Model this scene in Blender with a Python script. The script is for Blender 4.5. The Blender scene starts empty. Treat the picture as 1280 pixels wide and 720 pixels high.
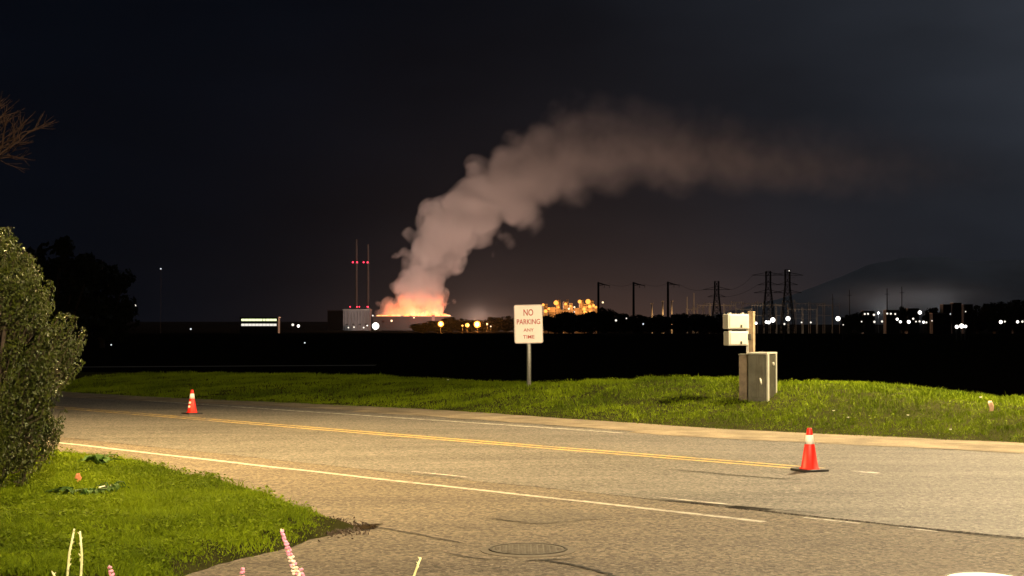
import bpy, bmesh, math, random
import numpy as np
from mathutils import Vector, Matrix, noise as mnoise

random.seed(7); rng = np.random.default_rng(7)
R = math.radians
S = bpy.context.scene
COL = S.collection

# ---------------------------------------------------------------- camera
F, CAMZ, HOR = 1950.0, 1.67, 400.0            # focal length in photo pixels, eye height, horizon row
PITCH = math.atan((HOR - 360) / F)
cam = bpy.data.cameras.new('camera'); camo = bpy.data.objects.new('camera', cam); COL.objects.link(camo)
cam.sensor_width = 36; cam.lens = 36 * F / 1280
cam.clip_start = 0.1; cam.clip_end = 60000
camo.location = (0, 0, CAMZ); camo.rotation_euler = (math.pi / 2 + PITCH, 0, 0)
S.camera = camo
CP, SP = math.cos(PITCH), math.sin(PITCH)

def ray(px, py):
    a, b = (px - 640) / F, (360 - py) / F
    return Vector((a, CP - b * SP, SP + b * CP))
def at(px, py, Y):
    d = ray(px, py); return Vector((0, 0, CAMZ)) + d * (Y / d.y)
def gnd(px, py, z=0.0):
    d = ray(px, py); return Vector((0, 0, CAMZ)) + d * ((z - CAMZ) / d.z)

# ---------------------------------------------------------------- world: night sky with the glow of fire and town in the damp air
W = bpy.data.worlds.new('World'); S.world = W; W.use_nodes = True
nt = W.node_tree; N = nt.nodes; L = nt.links
for n in list(N): N.remove(n)
def wn(t, **k):
    n = N.new(t)
    for a, v in k.items(): setattr(n, a, v)
    return n
def wmath(op, a, b=None, c=None):
    n = wn('ShaderNodeMath', operation=op)
    for i, v in enumerate((a, b, c)):
        if v is None: continue
        if isinstance(v, (int, float)): n.inputs[i].default_value = v
        else: L.new(v, n.inputs[i])
    return n.outputs[0]
sky = wn('ShaderNodeTexSky', sky_type='NISHITA'); sky.sun_disc = False
SUN_EL, SUN_ROT = R(-9), R(200)
sky.sun_elevation = SUN_EL; sky.sun_rotation = SUN_ROT
bg = wn('ShaderNodeBackground'); bg.inputs[1].default_value = 0.05; L.new(sky.outputs[0], bg.inputs[0])
tc = wn('ShaderNodeTexCoord'); sx = wn('ShaderNodeSeparateXYZ'); L.new(tc.outputs['Generated'], sx.inputs[0])
az = wmath('ARCTAN2', sx.outputs[0], sx.outputs[1])              # 0 straight ahead, + to the right
el = wmath('MAXIMUM', sx.outputs[2], 0.0)
def lobe(az0, wa, we, p=1.0):
    q = wmath('DIVIDE', wmath('SUBTRACT', az, az0), wa)
    g = wmath('EXPONENT', wmath('MULTIPLY', wmath('MULTIPLY', q, q), -1.0))
    h = wmath('EXPONENT', wmath('MULTIPLY', wmath('DIVIDE', el, we), -1.0))
    return wmath('MULTIPLY', wmath('MULTIPLY', g, h), p)
nz = wn('ShaderNodeTexNoise'); nz.inputs['Scale'].default_value = 5.5; nz.inputs['Detail'].default_value = 4
mp = wn('ShaderNodeMapping'); mp.inputs['Scale'].default_value = (1, 1, 3.0); L.new(tc.outputs['Generated'], mp.inputs[0]); L.new(mp.outputs[0], nz.inputs[0])
nzv = wmath('MULTIPLY_ADD', nz.outputs[0], 1.1, 0.45)
def glow(col, fac):
    e = wn('ShaderNodeBackground'); e.inputs[0].default_value = (*col, 1); L.new(wmath('MULTIPLY', fac, nzv), e.inputs[1]); return e.outputs[0]
acc = bg.outputs[0]
for col, fac in (((1.0, 0.62, 0.46), lobe(0.06, 0.15, 0.064, 0.034)),       # fire light on the haze
                 ((0.70, 0.80, 1.0), wmath('MULTIPLY', lobe(0.46, 0.27, 6.0, 0.031), wmath('MULTIPLY_ADD', el, 3.5, .75))),  # cool town glow to the right, stronger higher up
                 ((1.0, 0.42, 0.20), lobe(0.045, 0.11, 0.022, 0.034)),        # warm glow of the plant lamps, put into the low sky
                 ((0.22, 0.46, 1.0), lobe(0.0, 3.0, 2.0, 0.0046))):          # starlit blue
    a = wn('ShaderNodeAddShader'); L.new(acc, a.inputs[0]); L.new(glow(col, fac), a.inputs[1]); acc = a.outputs[0]
out = wn('ShaderNodeOutputWorld'); L.new(acc, out.inputs[0])

# ---------------------------------------------------------------- added sun lamp at night level, brightens the hills; exposure
sun = bpy.data.lights.new('fill_moon', 'SUN'); sun.energy = 0.10; sun.angle = R(0.5); sun.color = (.86, .92, 1.0)
so = bpy.data.objects.new('fill_moon', sun); COL.objects.link(so); so.rotation_euler = (R(50), 0, R(150))
S.view_settings.view_transform = 'Standard'; S.view_settings.look = 'None'
S.view_settings.exposure = 0; S.view_settings.gamma = 1; S.view_settings.use_curve_mapping = False
S.cycles.use_denoising = True; S.cycles.use_adaptive_sampling = True; S.cycles.adaptive_threshold = 0.02; S.cycles.light_sampling_threshold = 0.03
S.cycles.volume_bounces = 0
S.cycles.max_bounces = 6; S.cycles.diffuse_bounces = 2; S.cycles.glossy_bounces = 2; S.cycles.transmission_bounces = 2
S.cycles.sample_clamp_indirect = 4
S.cycles.volume_max_steps = 256

# ---------------------------------------------------------------- materials
MATS = {}
class NT:
    def __init__(s, name):
        s.m = bpy.data.materials.new(name); s.m.use_nodes = True; s.t = s.m.node_tree; s.n = s.t.nodes
        s.b = s.n.get('Principled BSDF'); s.o = s.n.get('Material Output'); MATS[name] = s.m
    def N(s, t, **k):
        n = s.n.new(t)
        for a, v in k.items(): setattr(n, a, v)
        return n
    def L(s, a, b): s.t.links.new(a, b)
    def put(s, sock, v):
        if isinstance(v, (int, float)): sock.default_value = v
        elif isinstance(v, (tuple, list)): sock.default_value = (*v, 1) if len(v) == 3 and len(sock.default_value) == 4 else v
        else: s.L(v, sock)
    def math(s, op, a, b=None, c=None, clamp=False):
        n = s.N('ShaderNodeMath', operation=op); n.use_clamp = clamp
        for i, v in enumerate((a, b, c)):
            if v is not None: s.put(n.inputs[i], v)
        return n.outputs[0]
    def coord(s, kind='Object', scale=(1, 1, 1), loc=(0, 0, 0), rot=(0, 0, 0)):
        c = s.N('ShaderNodeTexCoord'); m = s.N('ShaderNodeMapping'); s.L(c.outputs[kind], m.inputs[0])
        m.inputs['Scale'].default_value = scale; m.inputs['Location'].default_value = loc; m.inputs['Rotation'].default_value = rot
        return m.outputs[0]
    def noise(s, vec, scale, detail=4, rough=.55, dist=0):
        n = s.N('ShaderNodeTexNoise'); s.L(vec, n.inputs['Vector']); n.inputs['Scale'].default_value = scale
        n.inputs['Detail'].default_value = detail; n.inputs['Roughness'].default_value = rough; n.inputs['Distortion'].default_value = dist
        return n.outputs[0]
    def voro(s, vec, scale, feature='F1', outn='Color'):
        n = s.N('ShaderNodeTexVoronoi', feature=feature); s.L(vec, n.inputs['Vector']); n.inputs['Scale'].default_value = scale
        return n.outputs[outn]
    def ramp(s, fac, stops):
        n = s.N('ShaderNodeValToRGB'); s.put(n.inputs[0], fac); cr = n.color_ramp
        while len(cr.elements) < len(stops): cr.elements.new(0.5)
        for e, (p, c) in zip(cr.elements, stops):
            e.position = p; e.color = (*c, 1) if not isinstance(c, (int, float)) else (c, c, c, 1)
        return n.outputs[0]
    def mix(s, fac, a, b, mode='MIX'):
        n = s.N('ShaderNodeMix', data_type='RGBA', blend_type=mode); s.put(n.inputs[0], fac); s.put(n.inputs[6], a); s.put(n.inputs[7], b)
        return n.outputs[2]
    def maprange(s, v, a, b, c=0, d=1, smooth=False):
        n = s.N('ShaderNodeMapRange'); n.interpolation_type = 'SMOOTHSTEP' if smooth else 'LINEAR'
        for i, q in enumerate((v, a, b, c, d)): s.put(n.inputs[i], q)
        return n.outputs[0]
    def bump(s, h, dist=.01, strength=1.0):
        n = s.N('ShaderNodeBump'); s.put(n.inputs['Height'], h); n.inputs['Distance'].default_value = dist; n.inputs['Strength'].default_value = strength
        s.L(n.outputs[0], s.b.inputs['Normal'])
    def base(s, col, rough=.6, metal=0, spec=.5):
        s.put(s.b.inputs['Base Color'], col); s.put(s.b.inputs['Roughness'], rough); s.b.inputs['Metallic'].default_value = metal
        s.b.inputs['Specular IOR Level'].default_value = spec
        return s.m

def simple(name, col, rough=.6, metal=0, var=.15, scale=6, spec=.5):
    t = NT(name); v = t.noise(t.coord(), scale, 5)
    c = t.mix(t.maprange(v, .3, .7), tuple(x * (1 - var) for x in col), tuple(min(1, x * (1 + var)) for x in col))
    return t.base(c, rough, metal, spec)
def emit(name, col, strength):
    m = bpy.data.materials.new(name); m.use_nodes = True; n = m.node_tree.nodes
    b = n.get('Principled BSDF'); b.inputs['Base Color'].default_value = (0.02, 0.02, 0.02, 1)
    b.inputs['Emission Color'].default_value = (*col, 1); b.inputs['Emission Strength'].default_value = strength
    MATS[name] = m; return m

def asphalt(name, dark, light, tint_lo, tint_hi, rough=.75):
    t = NT(name); v = t.coord()
    grain = t.voro(v, 36); g1 = t.N('ShaderNodeSeparateColor'); t.L(grain, g1.inputs[0])
    fine = t.noise(v, 30, 3, .7)
    stones = t.math('MULTIPLY', t.maprange(g1.outputs[0], .62, 1.0), t.maprange(fine, .42, .62))
    pits = t.maprange(t.noise(v, 24, 4, .75), .56, .70)
    road = t.coord(rot=(0, 0, R(45)), scale=(.22, 1.7, 1))
    streak = t.noise(road, 1.0, 5, .62)
    blot = t.noise(v, .55, 5, .6)
    base = t.mix(t.maprange(streak, .32, .68), tint_lo, tint_hi)
    base = t.mix(t.maprange(blot, .35, .7), base, t.mix(.5, base, tint_hi))
    cellv = t.maprange(g1.outputs[2], 0, 1, .40, 1.60); cm_ = t.N('ShaderNodeVectorMath', operation='SCALE'); t.L(base, cm_.inputs[0]); t.L(cellv, cm_.inputs[3])
    c = t.mix(t.math('MULTIPLY', stones, .95), cm_.outputs[0], light)
    c = t.mix(t.math('MULTIPLY', pits, .75), c, dark)
    h = t.math('ADD', t.math('MULTIPLY', g1.outputs[1], .55), t.math('MULTIPLY', fine, .9))
    t.bump(h, .02, 1.0)
    return t.base(c, rough, 0, .4)
asphalt('asphalt', (.028, .025, .022), (.27, .25, .22), (.047, .043, .038), (.130, .119, .106), .7)
asphalt('patch_asphalt', (.03, .025, .02), (.15, .13, .1), (.070, .058, .045), (.105, .087, .066), .8)
asphalt('apron', (.035, .027, .02), (.26, .22, .175), (.058, .046, .034), (.124, .100, .073), .8)
def dust():
    t = NT('dust'); v = t.coord()
    c = t.mix(t.maprange(t.noise(v, 1.6, 7, .7), .36, .66), (.13, .108, .08), (.28, .23, .16))
    c = t.mix(t.maprange(t.noise(v, 40, 3, .7), .55, .7), c, (.09, .07, .05))
    t.bump(t.noise(v, 30, 4, .7), .02, .7); t.base(c, .95, 0, .2)
dust()
def paint(name, col, wear0=.5, wear1=.62):
    t = NT(name); v = t.coord()
    w = t.maprange(t.noise(v, 9, 8, .75), wear0, wear1)
    g = t.maprange(t.noise(v, 45, 3, .7), .5, .7)
    c = t.mix(t.math('MAXIMUM', w, t.math('MULTIPLY', g, .5)), col, (.13, .115, .10))
    t.bump(t.noise(v, 38, 3, .7), .01, .6); t.base(c, .6, 0, .4)
paint('white_paint', (.46, .44, .39), .46, .62); paint('yellow_paint', (.50, .36, .10), .46, .64); paint('worn_yellow', (.50, .34, .08), .40, .56); paint('old_paint', (.50, .48, .43), .46, .56)
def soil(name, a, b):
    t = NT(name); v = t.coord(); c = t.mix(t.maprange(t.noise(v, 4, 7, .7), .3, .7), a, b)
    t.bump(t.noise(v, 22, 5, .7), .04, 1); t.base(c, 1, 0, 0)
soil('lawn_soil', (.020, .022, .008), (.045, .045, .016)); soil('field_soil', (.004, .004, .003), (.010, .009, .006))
soil('dirt', (.02, .014, .008), (.05, .036, .022))
def foliage(name, lo, hi, rough=.5, spec=.4, trans=.15, scale=1.2):
    t = NT(name); g = t.N('ShaderNodeNewGeometry'); v = t.coord()
    r = g.outputs['Random Per Island']; pn = t.noise(v, scale, 4, .6)
    f = t.math('ADD', t.math('MULTIPLY', r, .55), t.math('MULTIPLY', t.maprange(pn, .3, .7), .45))
    if name == 'grass': f = t.math('ADD', t.math('MULTIPLY', f, .7), t.math('MULTIPLY', t.maprange(t.noise(v, .45, 5, .65, .4), .38, .66), .42))
    t.base(t.mix(f, lo, hi), rough, 0, spec)
    t.b.inputs['Subsurface Weight'].default_value = 0
    if trans:
        tr = t.N('ShaderNodeBsdfTranslucent'); t.L(t.mix(f, lo, hi), tr.inputs[0])
        ms = t.N('ShaderNodeMixShader'); ms.inputs[0].default_value = trans
        t.L(t.b.outputs[0], ms.inputs[1]); t.L(tr.outputs[0], ms.inputs[2]); t.L(ms.outputs[0], t.o.inputs[0])
foliage('grass', (.028, .052, .003), (.195, .265, .008), .75, .06, .2, .9)
foliage('shrub_leaf', (.015, .026, .003), (.070, .084, .009), .46, .28, .1, 2.5)
foliage('far_leaf', (.012, .016, .008), (.03, .035, .015), .8, .1, 0, .2)
foliage('weed_leaf', (.025, .065, .008), (.06, .12, .018), .7, .15, .1, 3)
simple('bark', (.06, .042, .03), .9, 0, .3, 20); simple('twig', (.05, .026, .018), .85, 0, .2, 8)
simple('pale_leaf', (.42, .45, .33), .5); simple('dead_leaf', (.50, .16, .05), .6); simple('paper', (.55, .36, .24), .8)
simple('cone_orange', (.70, .014, .006), .5, 0, .28, 9); simple('cone_black', (.012, .012, .012), .6)
simple('cone_white', (.80, .78, .74), .4, 0, .06, 20)
simple('sign_white', (.90, .88, .84), .35, 0, .04, 4); simple('sign_red', (.50, .03, .02), .4); simple('galvanized', (.40, .40, .38), .5, .6, .2, 30)
def cabinet_mat():
    t = NT('cabinet'); v = t.coord()
    c = t.mix(t.maprange(t.noise(v, 5, 6, .65), .35, .65), (.080, .078, .062), (.125, .121, .096))
    st = t.noise(t.coord(scale=(14, 14, 1.2)), 1, 5, .6)
    c = t.mix(t.math('MULTIPLY', t.maprange(st, .52, .72), .55), c, (.045, .035, .02)); t.base(c, .55, 0, .4)
cabinet_mat()
simple('cabinet_trim', (.50, .49, .43), .4, .2, .1, 8); simple('cabinet_dark', (.045, .042, .03), .6, 0, .6, 9)
simple('box_brown', (.16, .125, .09), .8, 0, .3, 9); simple('meter_white', (.66, .64, .56), .45, 0, .08, 6); simple('post_wood', (.34, .25, .16), .8, 0, .25, 12)
simple('dusty_iron', (.080, .068, .052), .8, 0, .35, 30); simple('iron', (.075, .068, .058), .55, .5, .3, 40); simple('concrete', (.34, .31, .26), .85, 0, .12, 9); simple('cover_pale', (.78, .77, .72), .35, 0, .05, 12)  # the pale cover's lid is one even pale tone
simple('crack', (.012, .010, .008), .95); simple('patch_dark', (.085, .074, .058), .9, 0, .3, 30); simple('patch', (.098, .082, .062), .9, 0, .15, 18)
simple('petal_pink', (.72, .27, .42), .6, 0, .2, 60); simple('petal_pale', (.74, .58, .52), .6, 0, .15, 60); simple('stem_pale', (.60, .60, .32), .6, 0, .12, 40); simple('stem_green', (.13, .17, .07), .6)
simple('concrete_far', (.07, .066, .066), .8, 0, .12, .05); simple('dark_shed', (.012, .010, .009), .8, 0, .2, .05); simple('steel_far', (.12, .11, .10), .6, .3, .1, .1); simple('mast_pale', (.55, .50, .44), .6, 0, .1, .1)
simple('lattice', (.045, .043, .042), .7, .4, .1, .1); simple('stack_concrete', (.03, .026, .024), .85, 0, .15, .03)
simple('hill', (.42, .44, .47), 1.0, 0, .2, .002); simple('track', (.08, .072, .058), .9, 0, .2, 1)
simple('lamp_steel', (.25, .25, .25), .5, .7)
emit('lamp_white', (1.0, .95, .86), 4.0); emit('lamp_warm', (1.0, .72, .40), 2.0); emit('lamp_orange', (1.0, .27, .03), 2.3); emit('lamp_amber', (1.0, .36, .06), 2.2)
emit('lamp_red', (1.0, .03, .07), 4); emit('lamp_dim', (1.0, .92, .78), 1.3); emit('lamp_faint', (.9, .95, 1.0), 1.0)
emit('window_green', (.90, 1.0, .52), 1.6); emit('window_pale', (1.0, .93, .82), 1.0); emit('street_white', (1.0, .92, .75), 60); emit('street_amber', (1.0, .70, .36), 60)
def flame_mat():
    t = NT('flame'); v = t.coord(scale=(1, 1, .6))
    f = t.noise(v, .10, 4, .6)
    t.base((.02, .01, .005), 1)
    t.L(t.ramp(f, [(.3, (1, .22, .04)), (.5, (1, .42, .12)), (.7, (1, .72, .3))]), t.b.inputs['Emission Color']); t.b.inputs['Emission Strength'].default_value = 2.2
flame_mat()

# ---------------------------------------------------------------- helpers
def obj(name, data, mat=None, parent=None, **props):
    o = bpy.data.objects.new(name, data); COL.objects.link(o)
    if mat and data is not None: data.materials.clear(); data.materials.append(MATS[mat])
    if parent is not None: o.parent = parent
    for k, v in props.items(): o[k] = v
    return o
def tag(o, label, category, group=None):
    o['label'] = label; o['category'] = category
    if group: o['group'] = group
    return o
def thing(name, loc, label, category, group=None, rz=0):
    o = bpy.data.objects.new(name, None); COL.objects.link(o); o.location = loc; o.rotation_euler = (0, 0, rz); o.empty_display_size = .2
    return tag(o, label, category, group)
def copy_tree(o, parent=None):
    c = o.copy(); COL.objects.link(c); c.parent = parent
    for ch in list(o.children): copy_tree(ch, c)
    return c
def mesh(name, verts, faces, smooth=False):
    m = bpy.data.meshes.new(name); m.from_pydata([tuple(v) for v in verts], [], [tuple(f) for f in faces]); m.update()
    if smooth: m.polygons.foreach_set('use_smooth', [len(f) <= 4 for f in faces])
    return m
def npmesh(name, V, Fq):
    V = np.ascontiguousarray(V, dtype=np.float32); Fq = np.ascontiguousarray(Fq, dtype=np.int32); k = Fq.shape[1]
    m = bpy.data.meshes.new(name); m.vertices.add(len(V)); m.vertices.foreach_set('co', V.ravel())
    m.loops.add(Fq.size); m.loops.foreach_set('vertex_index', Fq.ravel())
    m.polygons.add(len(Fq)); m.polygons.foreach_set('loop_start', np.arange(len(Fq), dtype=np.int32) * k)
    m.update(calc_edges=True); return m
class MB:
    def __init__(s): s.v = []; s.f = []
    def add(s, vs, fs):
        o = len(s.v); s.v += [Vector(v) for v in vs]; s.f += [tuple(i + o for i in f) for f in fs]; return s
    def box(s, c, d, rz=0, rx=0, bev=0):
        c = Vector(c); hx, hy, hz = d[0] / 2, d[1] / 2, d[2] / 2; M = Matrix.Rotation(rz, 3, 'Z') @ Matrix.Rotation(rx, 3, 'X')
        if bev <= 0:
            vs = [c + M @ Vector((x, y, z)) for z in (-hz, hz) for x, y in ((-hx, -hy), (hx, -hy), (hx, hy), (-hx, hy))]
            return s.add(vs, [(3, 2, 1, 0), (4, 5, 6, 7), (0, 1, 5, 4), (1, 2, 6, 5), (2, 3, 7, 6), (3, 0, 4, 7)])
        b = bmesh.new(); bmesh.ops.create_cube(b, size=1); bmesh.ops.scale(b, vec=d, verts=b.verts)
        bmesh.ops.bevel(b, geom=b.edges[:], offset=bev, segments=2, affect='EDGES', profile=.6)
        b.verts.index_update(); s.add([c + M @ v.co for v in b.verts], [[v.index for v in f.verts] for f in b.faces]); b.free(); return s
    def tube(s, pts, rads, n=8, cap=True):
        pts = [Vector(p) for p in pts]; vs = []; fs = []
        ref = None
        for i, p in enumerate(pts):
            t = (pts[min(i + 1, len(pts) - 1)] - pts[max(i - 1, 0)])
            t = t.normalized() if t.length > 1e-9 else Vector((0, 0, 1))
            if ref is None: ref = Vector((1, 0, 0)) if abs(t.x) < .8 else Vector((0, 1, 0))
            a = (ref - t * ref.dot(t)).normalized(); ref = a; b = t.cross(a)
            r = rads[i] if isinstance(rads, (list, tuple)) else rads
            for k in range(n):
                an = 2 * math.pi * k / n; vs.append(p + (a * math.cos(an) + b * math.sin(an)) * r)
        for i in range(len(pts) - 1):
            for k in range(n): fs.append((i * n + k, i * n + (k + 1) % n, (i + 1) * n + (k + 1) % n, (i + 1) * n + k))
        if cap: fs.append(tuple(range(n - 1, -1, -1))); fs.append(tuple((len(pts) - 1) * n + k for k in range(n)))
        return s.add(vs, fs)
    def bar(s, a, b, w): return s.tube([a, b], w / 2, 4)
    def lathe(s, prof, n=24, c=(0, 0, 0)):
        c = Vector(c); vs = []; fs = []
        for r, z in prof:
            for k in range(n): an = 2 * math.pi * k / n; vs.append(c + Vector((r * math.cos(an), r * math.sin(an), z)))
        for i in range(len(prof) - 1):
            for k in range(n): fs.append((i * n + k, i * n + (k + 1) % n, (i + 1) * n + (k + 1) % n, (i + 1) * n + k))
        fs.append(tuple(range(n - 1, -1, -1))); fs.append(tuple((len(prof) - 1) * n + k for k in range(n)))
        return s.add(vs, fs)
    def build(s, name, mat, parent=None, smooth=False, **p): return obj(name, mesh(name, s.v, s.f, smooth), mat, parent, **p)
def ball(r, n=8, sq=1.0):
    return MB().lathe([(max(r * math.sin(math.pi * i / 6), r * .02), -r * sq * math.cos(math.pi * i / 6)) for i in range(7)], n)
def fbm(x, y, z=0.0, o=3):
    return mnoise.fractal(Vector((x, y, z)), 1.0, 2.0, o)

# ================================================================ GROUND, ROAD, VERGE
Dv = Vector((math.sqrt(.5), -math.sqrt(.5), 0)); Nv = Vector((math.sqrt(.5), math.sqrt(.5), 0))
def SN(s, n, z=0.0): return Vector((Dv.x * s + Nv.x * n, Dv.y * s + Nv.y * n, z))
def sn(p): return (p[0] * Dv.x + p[1] * Dv.y, p[0] * Nv.x + p[1] * Nv.y)

def gz(Y): return float(np.interp(Y, [60, 2600], [-.45, -20.0]))       # the land falls gently towards the plant
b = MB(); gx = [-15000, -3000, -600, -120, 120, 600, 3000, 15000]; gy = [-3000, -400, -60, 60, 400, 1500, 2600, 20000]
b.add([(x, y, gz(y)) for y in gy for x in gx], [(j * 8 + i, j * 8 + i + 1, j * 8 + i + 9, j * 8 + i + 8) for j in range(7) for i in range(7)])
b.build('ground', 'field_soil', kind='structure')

# near pavement: driveway apron and near shoulder, up to the lip of the road overlay
b = MB(); ss = [-90, -45, -30, -20, -14, -8, 0, 10, 30]; ns = [-25, -5, 2, 6, 8, 9.5, 11.5]
b.add([SN(s, n, 0) for n in ns for s in ss], [(j * 9 + i, j * 9 + i + 1, j * 9 + i + 10, j * 9 + i + 9) for j in range(6) for i in range(8)])
b.build('driveway', 'apron', kind='structure')
# road overlay with a ragged near lip about 2 cm proud
b = MB(); vs = []; fs = []; sl = list(np.arange(-80, 30, .12)); n = len(sl)
for s in sl:
    e = 11.2 + .05 * fbm(s * .35, 3) + .025 * fbm(s * 3, 9)
    lip = .012 if s > -9 else .003
    vs += [SN(s, e - .004, -.03), SN(s, e, lip), SN(s, 13, .03), SN(s, 15, .045), SN(s, 17, .03), SN(s, 20.4, .0)]
for i in range(n - 1):
    for k in range(5): fs.append((i * 6 + k, (i + 1) * 6 + k, (i + 1) * 6 + k + 1, i * 6 + k + 1))
b.add(vs, fs); b.build('road', 'asphalt', kind='structure')
def zroad(nn): return float(np.interp(nn, [11.2, 13, 15, 17, 20.4], [.02, .03, .045, .03, 0])) if nn > 11.2 else 0.0
# far gravel shoulder
EDGE_S = [-60, -29.4, -25, -20.7, -17, -14.4, -12, -9.8, 15]; EDGE_N = [16.9, 17.3, 18.2, 18.9, 18.7, 18.55, 18.9, 19.4, 20.2]
def nedge(s): return float(np.interp(s, EDGE_S, EDGE_N))
b = MB(); vs = []; fs = []; sl = list(np.arange(-60, 15, .15)); n = len(sl)
for s in sl:
    i0 = nedge(s) - (1.35 if s > -15 else 1.0 if s > -22 else .55) + .16 * fbm(s * .8, 1) + .06 * fbm(s * 4, 2)
    o0 = nedge(s) + .8
    for k in range(4):
        q = i0 + (o0 - i0) * k / 3; vs.append(SN(s, q, zroad(q) + (.006 if k == 0 else .014)))
for i in range(n - 1):
    for k in range(3): fs.append((i * 4 + k, (i + 1) * 4 + k, (i + 1) * 4 + k + 1, i * 4 + k + 1))
b.add(vs, fs); b.build('road_shoulder', 'dust', kind='structure')

def stripe(name, mat, s0, s1, n0, w, wob=.0, z=.004, seed=0, step=.2, end=0):
    vs = []; fs = []; sl = list(np.arange(s0, s1, step)) + [s1]
    for i, s in enumerate(sl):
        q = (n0(s) if callable(n0) else n0) + wob * fbm(s * .6, seed)
        ww = w * (1 + .18 * fbm(s * 5, seed + 5))
        if end and (i < 2 or i > len(sl) - 3): ww *= .45 if i in (0, len(sl) - 1) else .8
        for e in (-.5, .5): vs.append(SN(s, q + e * ww, zroad(q + e * ww) + z))
    for i in range(len(sl) - 1): fs.append((2 * i, 2 * i + 2, 2 * i + 3, 2 * i + 1))
    return MB().add(vs, fs).build(name, mat, kind='structure')
sA = sn(gnd(960, 652))[0]
stripe('edge_line', 'white_paint', -60, sA, lambda s: 10.62 + max(0, -s - 16) * .018, .09, .03, seed=3)
stripe('edge_line', 'old_paint', -9.3, -8.4, 11.25, .07, .05, seed=8, end=1)
stripe('edge_line', 'old_paint', -12.8, -11.9, 11.25, .05, .05, seed=9, end=1)
stripe('edge_line', 'old_paint', -7.6, -7.05, 11.08, .07, .04, z=.004, seed=12, end=1)
stripe('edge_line', 'old_paint', -6.7, -6.35, 11.1, .06, .04, z=.004, seed=14, end=1)
yend = sn(gnd(992, 590.5, .04))[0]
for off, sd in ((-.10, 1), (.12, 2)):
    stripe('centre_line', 'worn_yellow', -27, -21, lambda s, o=off: 14.42 + o + max(0, -s - 14) * .012, .105, .02, seed=sd + 30)
    stripe('centre_line', 'yellow_paint', -21, yend, lambda s, o=off: 14.42 + o + max(0, -s - 14) * .012, .085, .02, seed=sd)
stripe('centre_line', 'old_paint', yend + .38, yend + .72, 14.5, .16, .02, seed=6, end=1)
stripe('edge_line', 'old_paint', -30, sn(gnd(775, 544))[0], 17.15, .11, .03, z=.006, seed=4)
# cracks and seams
stripe('road_crack', 'crack', -8.5, -7.6, 11.2, .034, .08, z=.006, seed=21, step=.1, end=1)
stripe('road_crack', 'crack', -7.3, -2.0, 11.17, .02, .06, z=.006, seed=22, step=.1, end=1)
stripe('road_crack', 'crack', -10.9, -9.2, 13.3, .035, .15, z=.006, seed=24, step=.1, end=1)
def pcrack(pts, w, mat='crack', z=.006):
    P = [gnd(*p) for p in pts]; Q = []
    for a, c in zip(P, P[1:]):
        for k in range(6): Q.append(a.lerp(c, k / 6))
    Q.append(P[-1]); vs = []; fs = []
    for i, p in enumerate(Q):
        t = (Q[min(i + 1, len(Q) - 1)] - Q[max(i - 1, 0)]).normalized(); m = Vector((-t.y, t.x, 0))
        p = p + m * .03 * fbm(i * .7, w * 900); ww = w * (.6 + .5 * abs(fbm(i * .9, 4))) * (.3 if i in (0, len(Q) - 1) else 1)
        vs += [p + m * ww / 2 + Vector((0, 0, z)), p - m * ww / 2 + Vector((0, 0, z))]
    for i in range(len(Q) - 1): fs.append((2 * i, 2 * i + 1, 2 * i + 3, 2 * i + 2))
    MB().add(vs, fs).build('road_crack', mat, kind='structure')
pcrack([(672, 700), (700, 704), (728, 709), (760, 718), (790, 728)], .05)
pcrack([(655, 702), (690, 700), (722, 698)], .035)
pcrack([(560, 692), (590, 698), (640, 701)], .03)
pcrack([(470, 659), (520, 668), (580, 680)], .03); pcrack([(606, 648), (640, 652), (660, 653)], .035)
pcrack([(270, 596), (300, 601), (318, 604)], .03)
def blob(name, mat, c, rx, ry, rot, z, seed, n=40, amp=.25):
    vs = [Vector((c.x, c.y, z))]
    for k in range(n):
        a = 2 * math.pi * k / n; r = 1 + amp * fbm(math.cos(a) * 1.6 + seed, math.sin(a) * 1.6) + amp * .3 * fbm(math.cos(a) * 6 + seed, math.sin(a) * 6)
        x, y = rx * r * math.cos(a), ry * r * math.sin(a)
        vs.append(Vector((c.x + x * math.cos(rot) - y * math.sin(rot), c.y + x * math.sin(rot) + y * math.cos(rot), z)))
    return MB().add(vs, [(0, k + 1, (k + 1) % n + 1) for k in range(n)]).build(name, mat, kind='structure')
blob('asphalt_patch', 'patch_asphalt', gnd(690, 645), .42, .5, R(-40), .004, 5)

# utility covers
def cover(name, p, r, mat, label, ring='concrete', rr=1.5):
    t = thing(name, (p.x, p.y, 0), label, 'manhole cover')
    MB().lathe([(r * rr, -.02), (r * rr, .005), (r * 1.07, .010), (r * 1.05, -.02)], 40).build('collar', ring, t)
    MB().lathe([(r * 1.05, -.02), (r * 1.05, .016), (r * .99, .016), (r * .985, -.02)], 40).build('frame', 'iron', t)
    m = MB().lathe([(r * .98, -.02), (r * .98, .012), (r * .3, .013), (r * .01, .013)], 40)
    m.build('lid', 'dusty_iron' if mat == 'iron' else mat, t)
    if mat == 'iron':
        q = MB()
        for i in range(-5, 6):
            for j in range(-5, 6):
                x, y = i * r / 6, j * r / 6
                if math.hypot(x, y) < r * .88: q.box((x, y, .0120), (r / 11, r / 11, .005), .78)
        q.build('tread_pattern', 'dusty_iron', t, kind='stuff')
    return t
cover('manhole_cover', gnd(660, 688), .27, 'iron', 'dark iron manhole cover in the asphalt near the bottom', 'patch', 1.28)
cover('utility_cover', gnd(1230, 725), .235, 'cover_pale', 'pale round utility cover at the bottom right corner', 'apron', 1.9)

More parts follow.
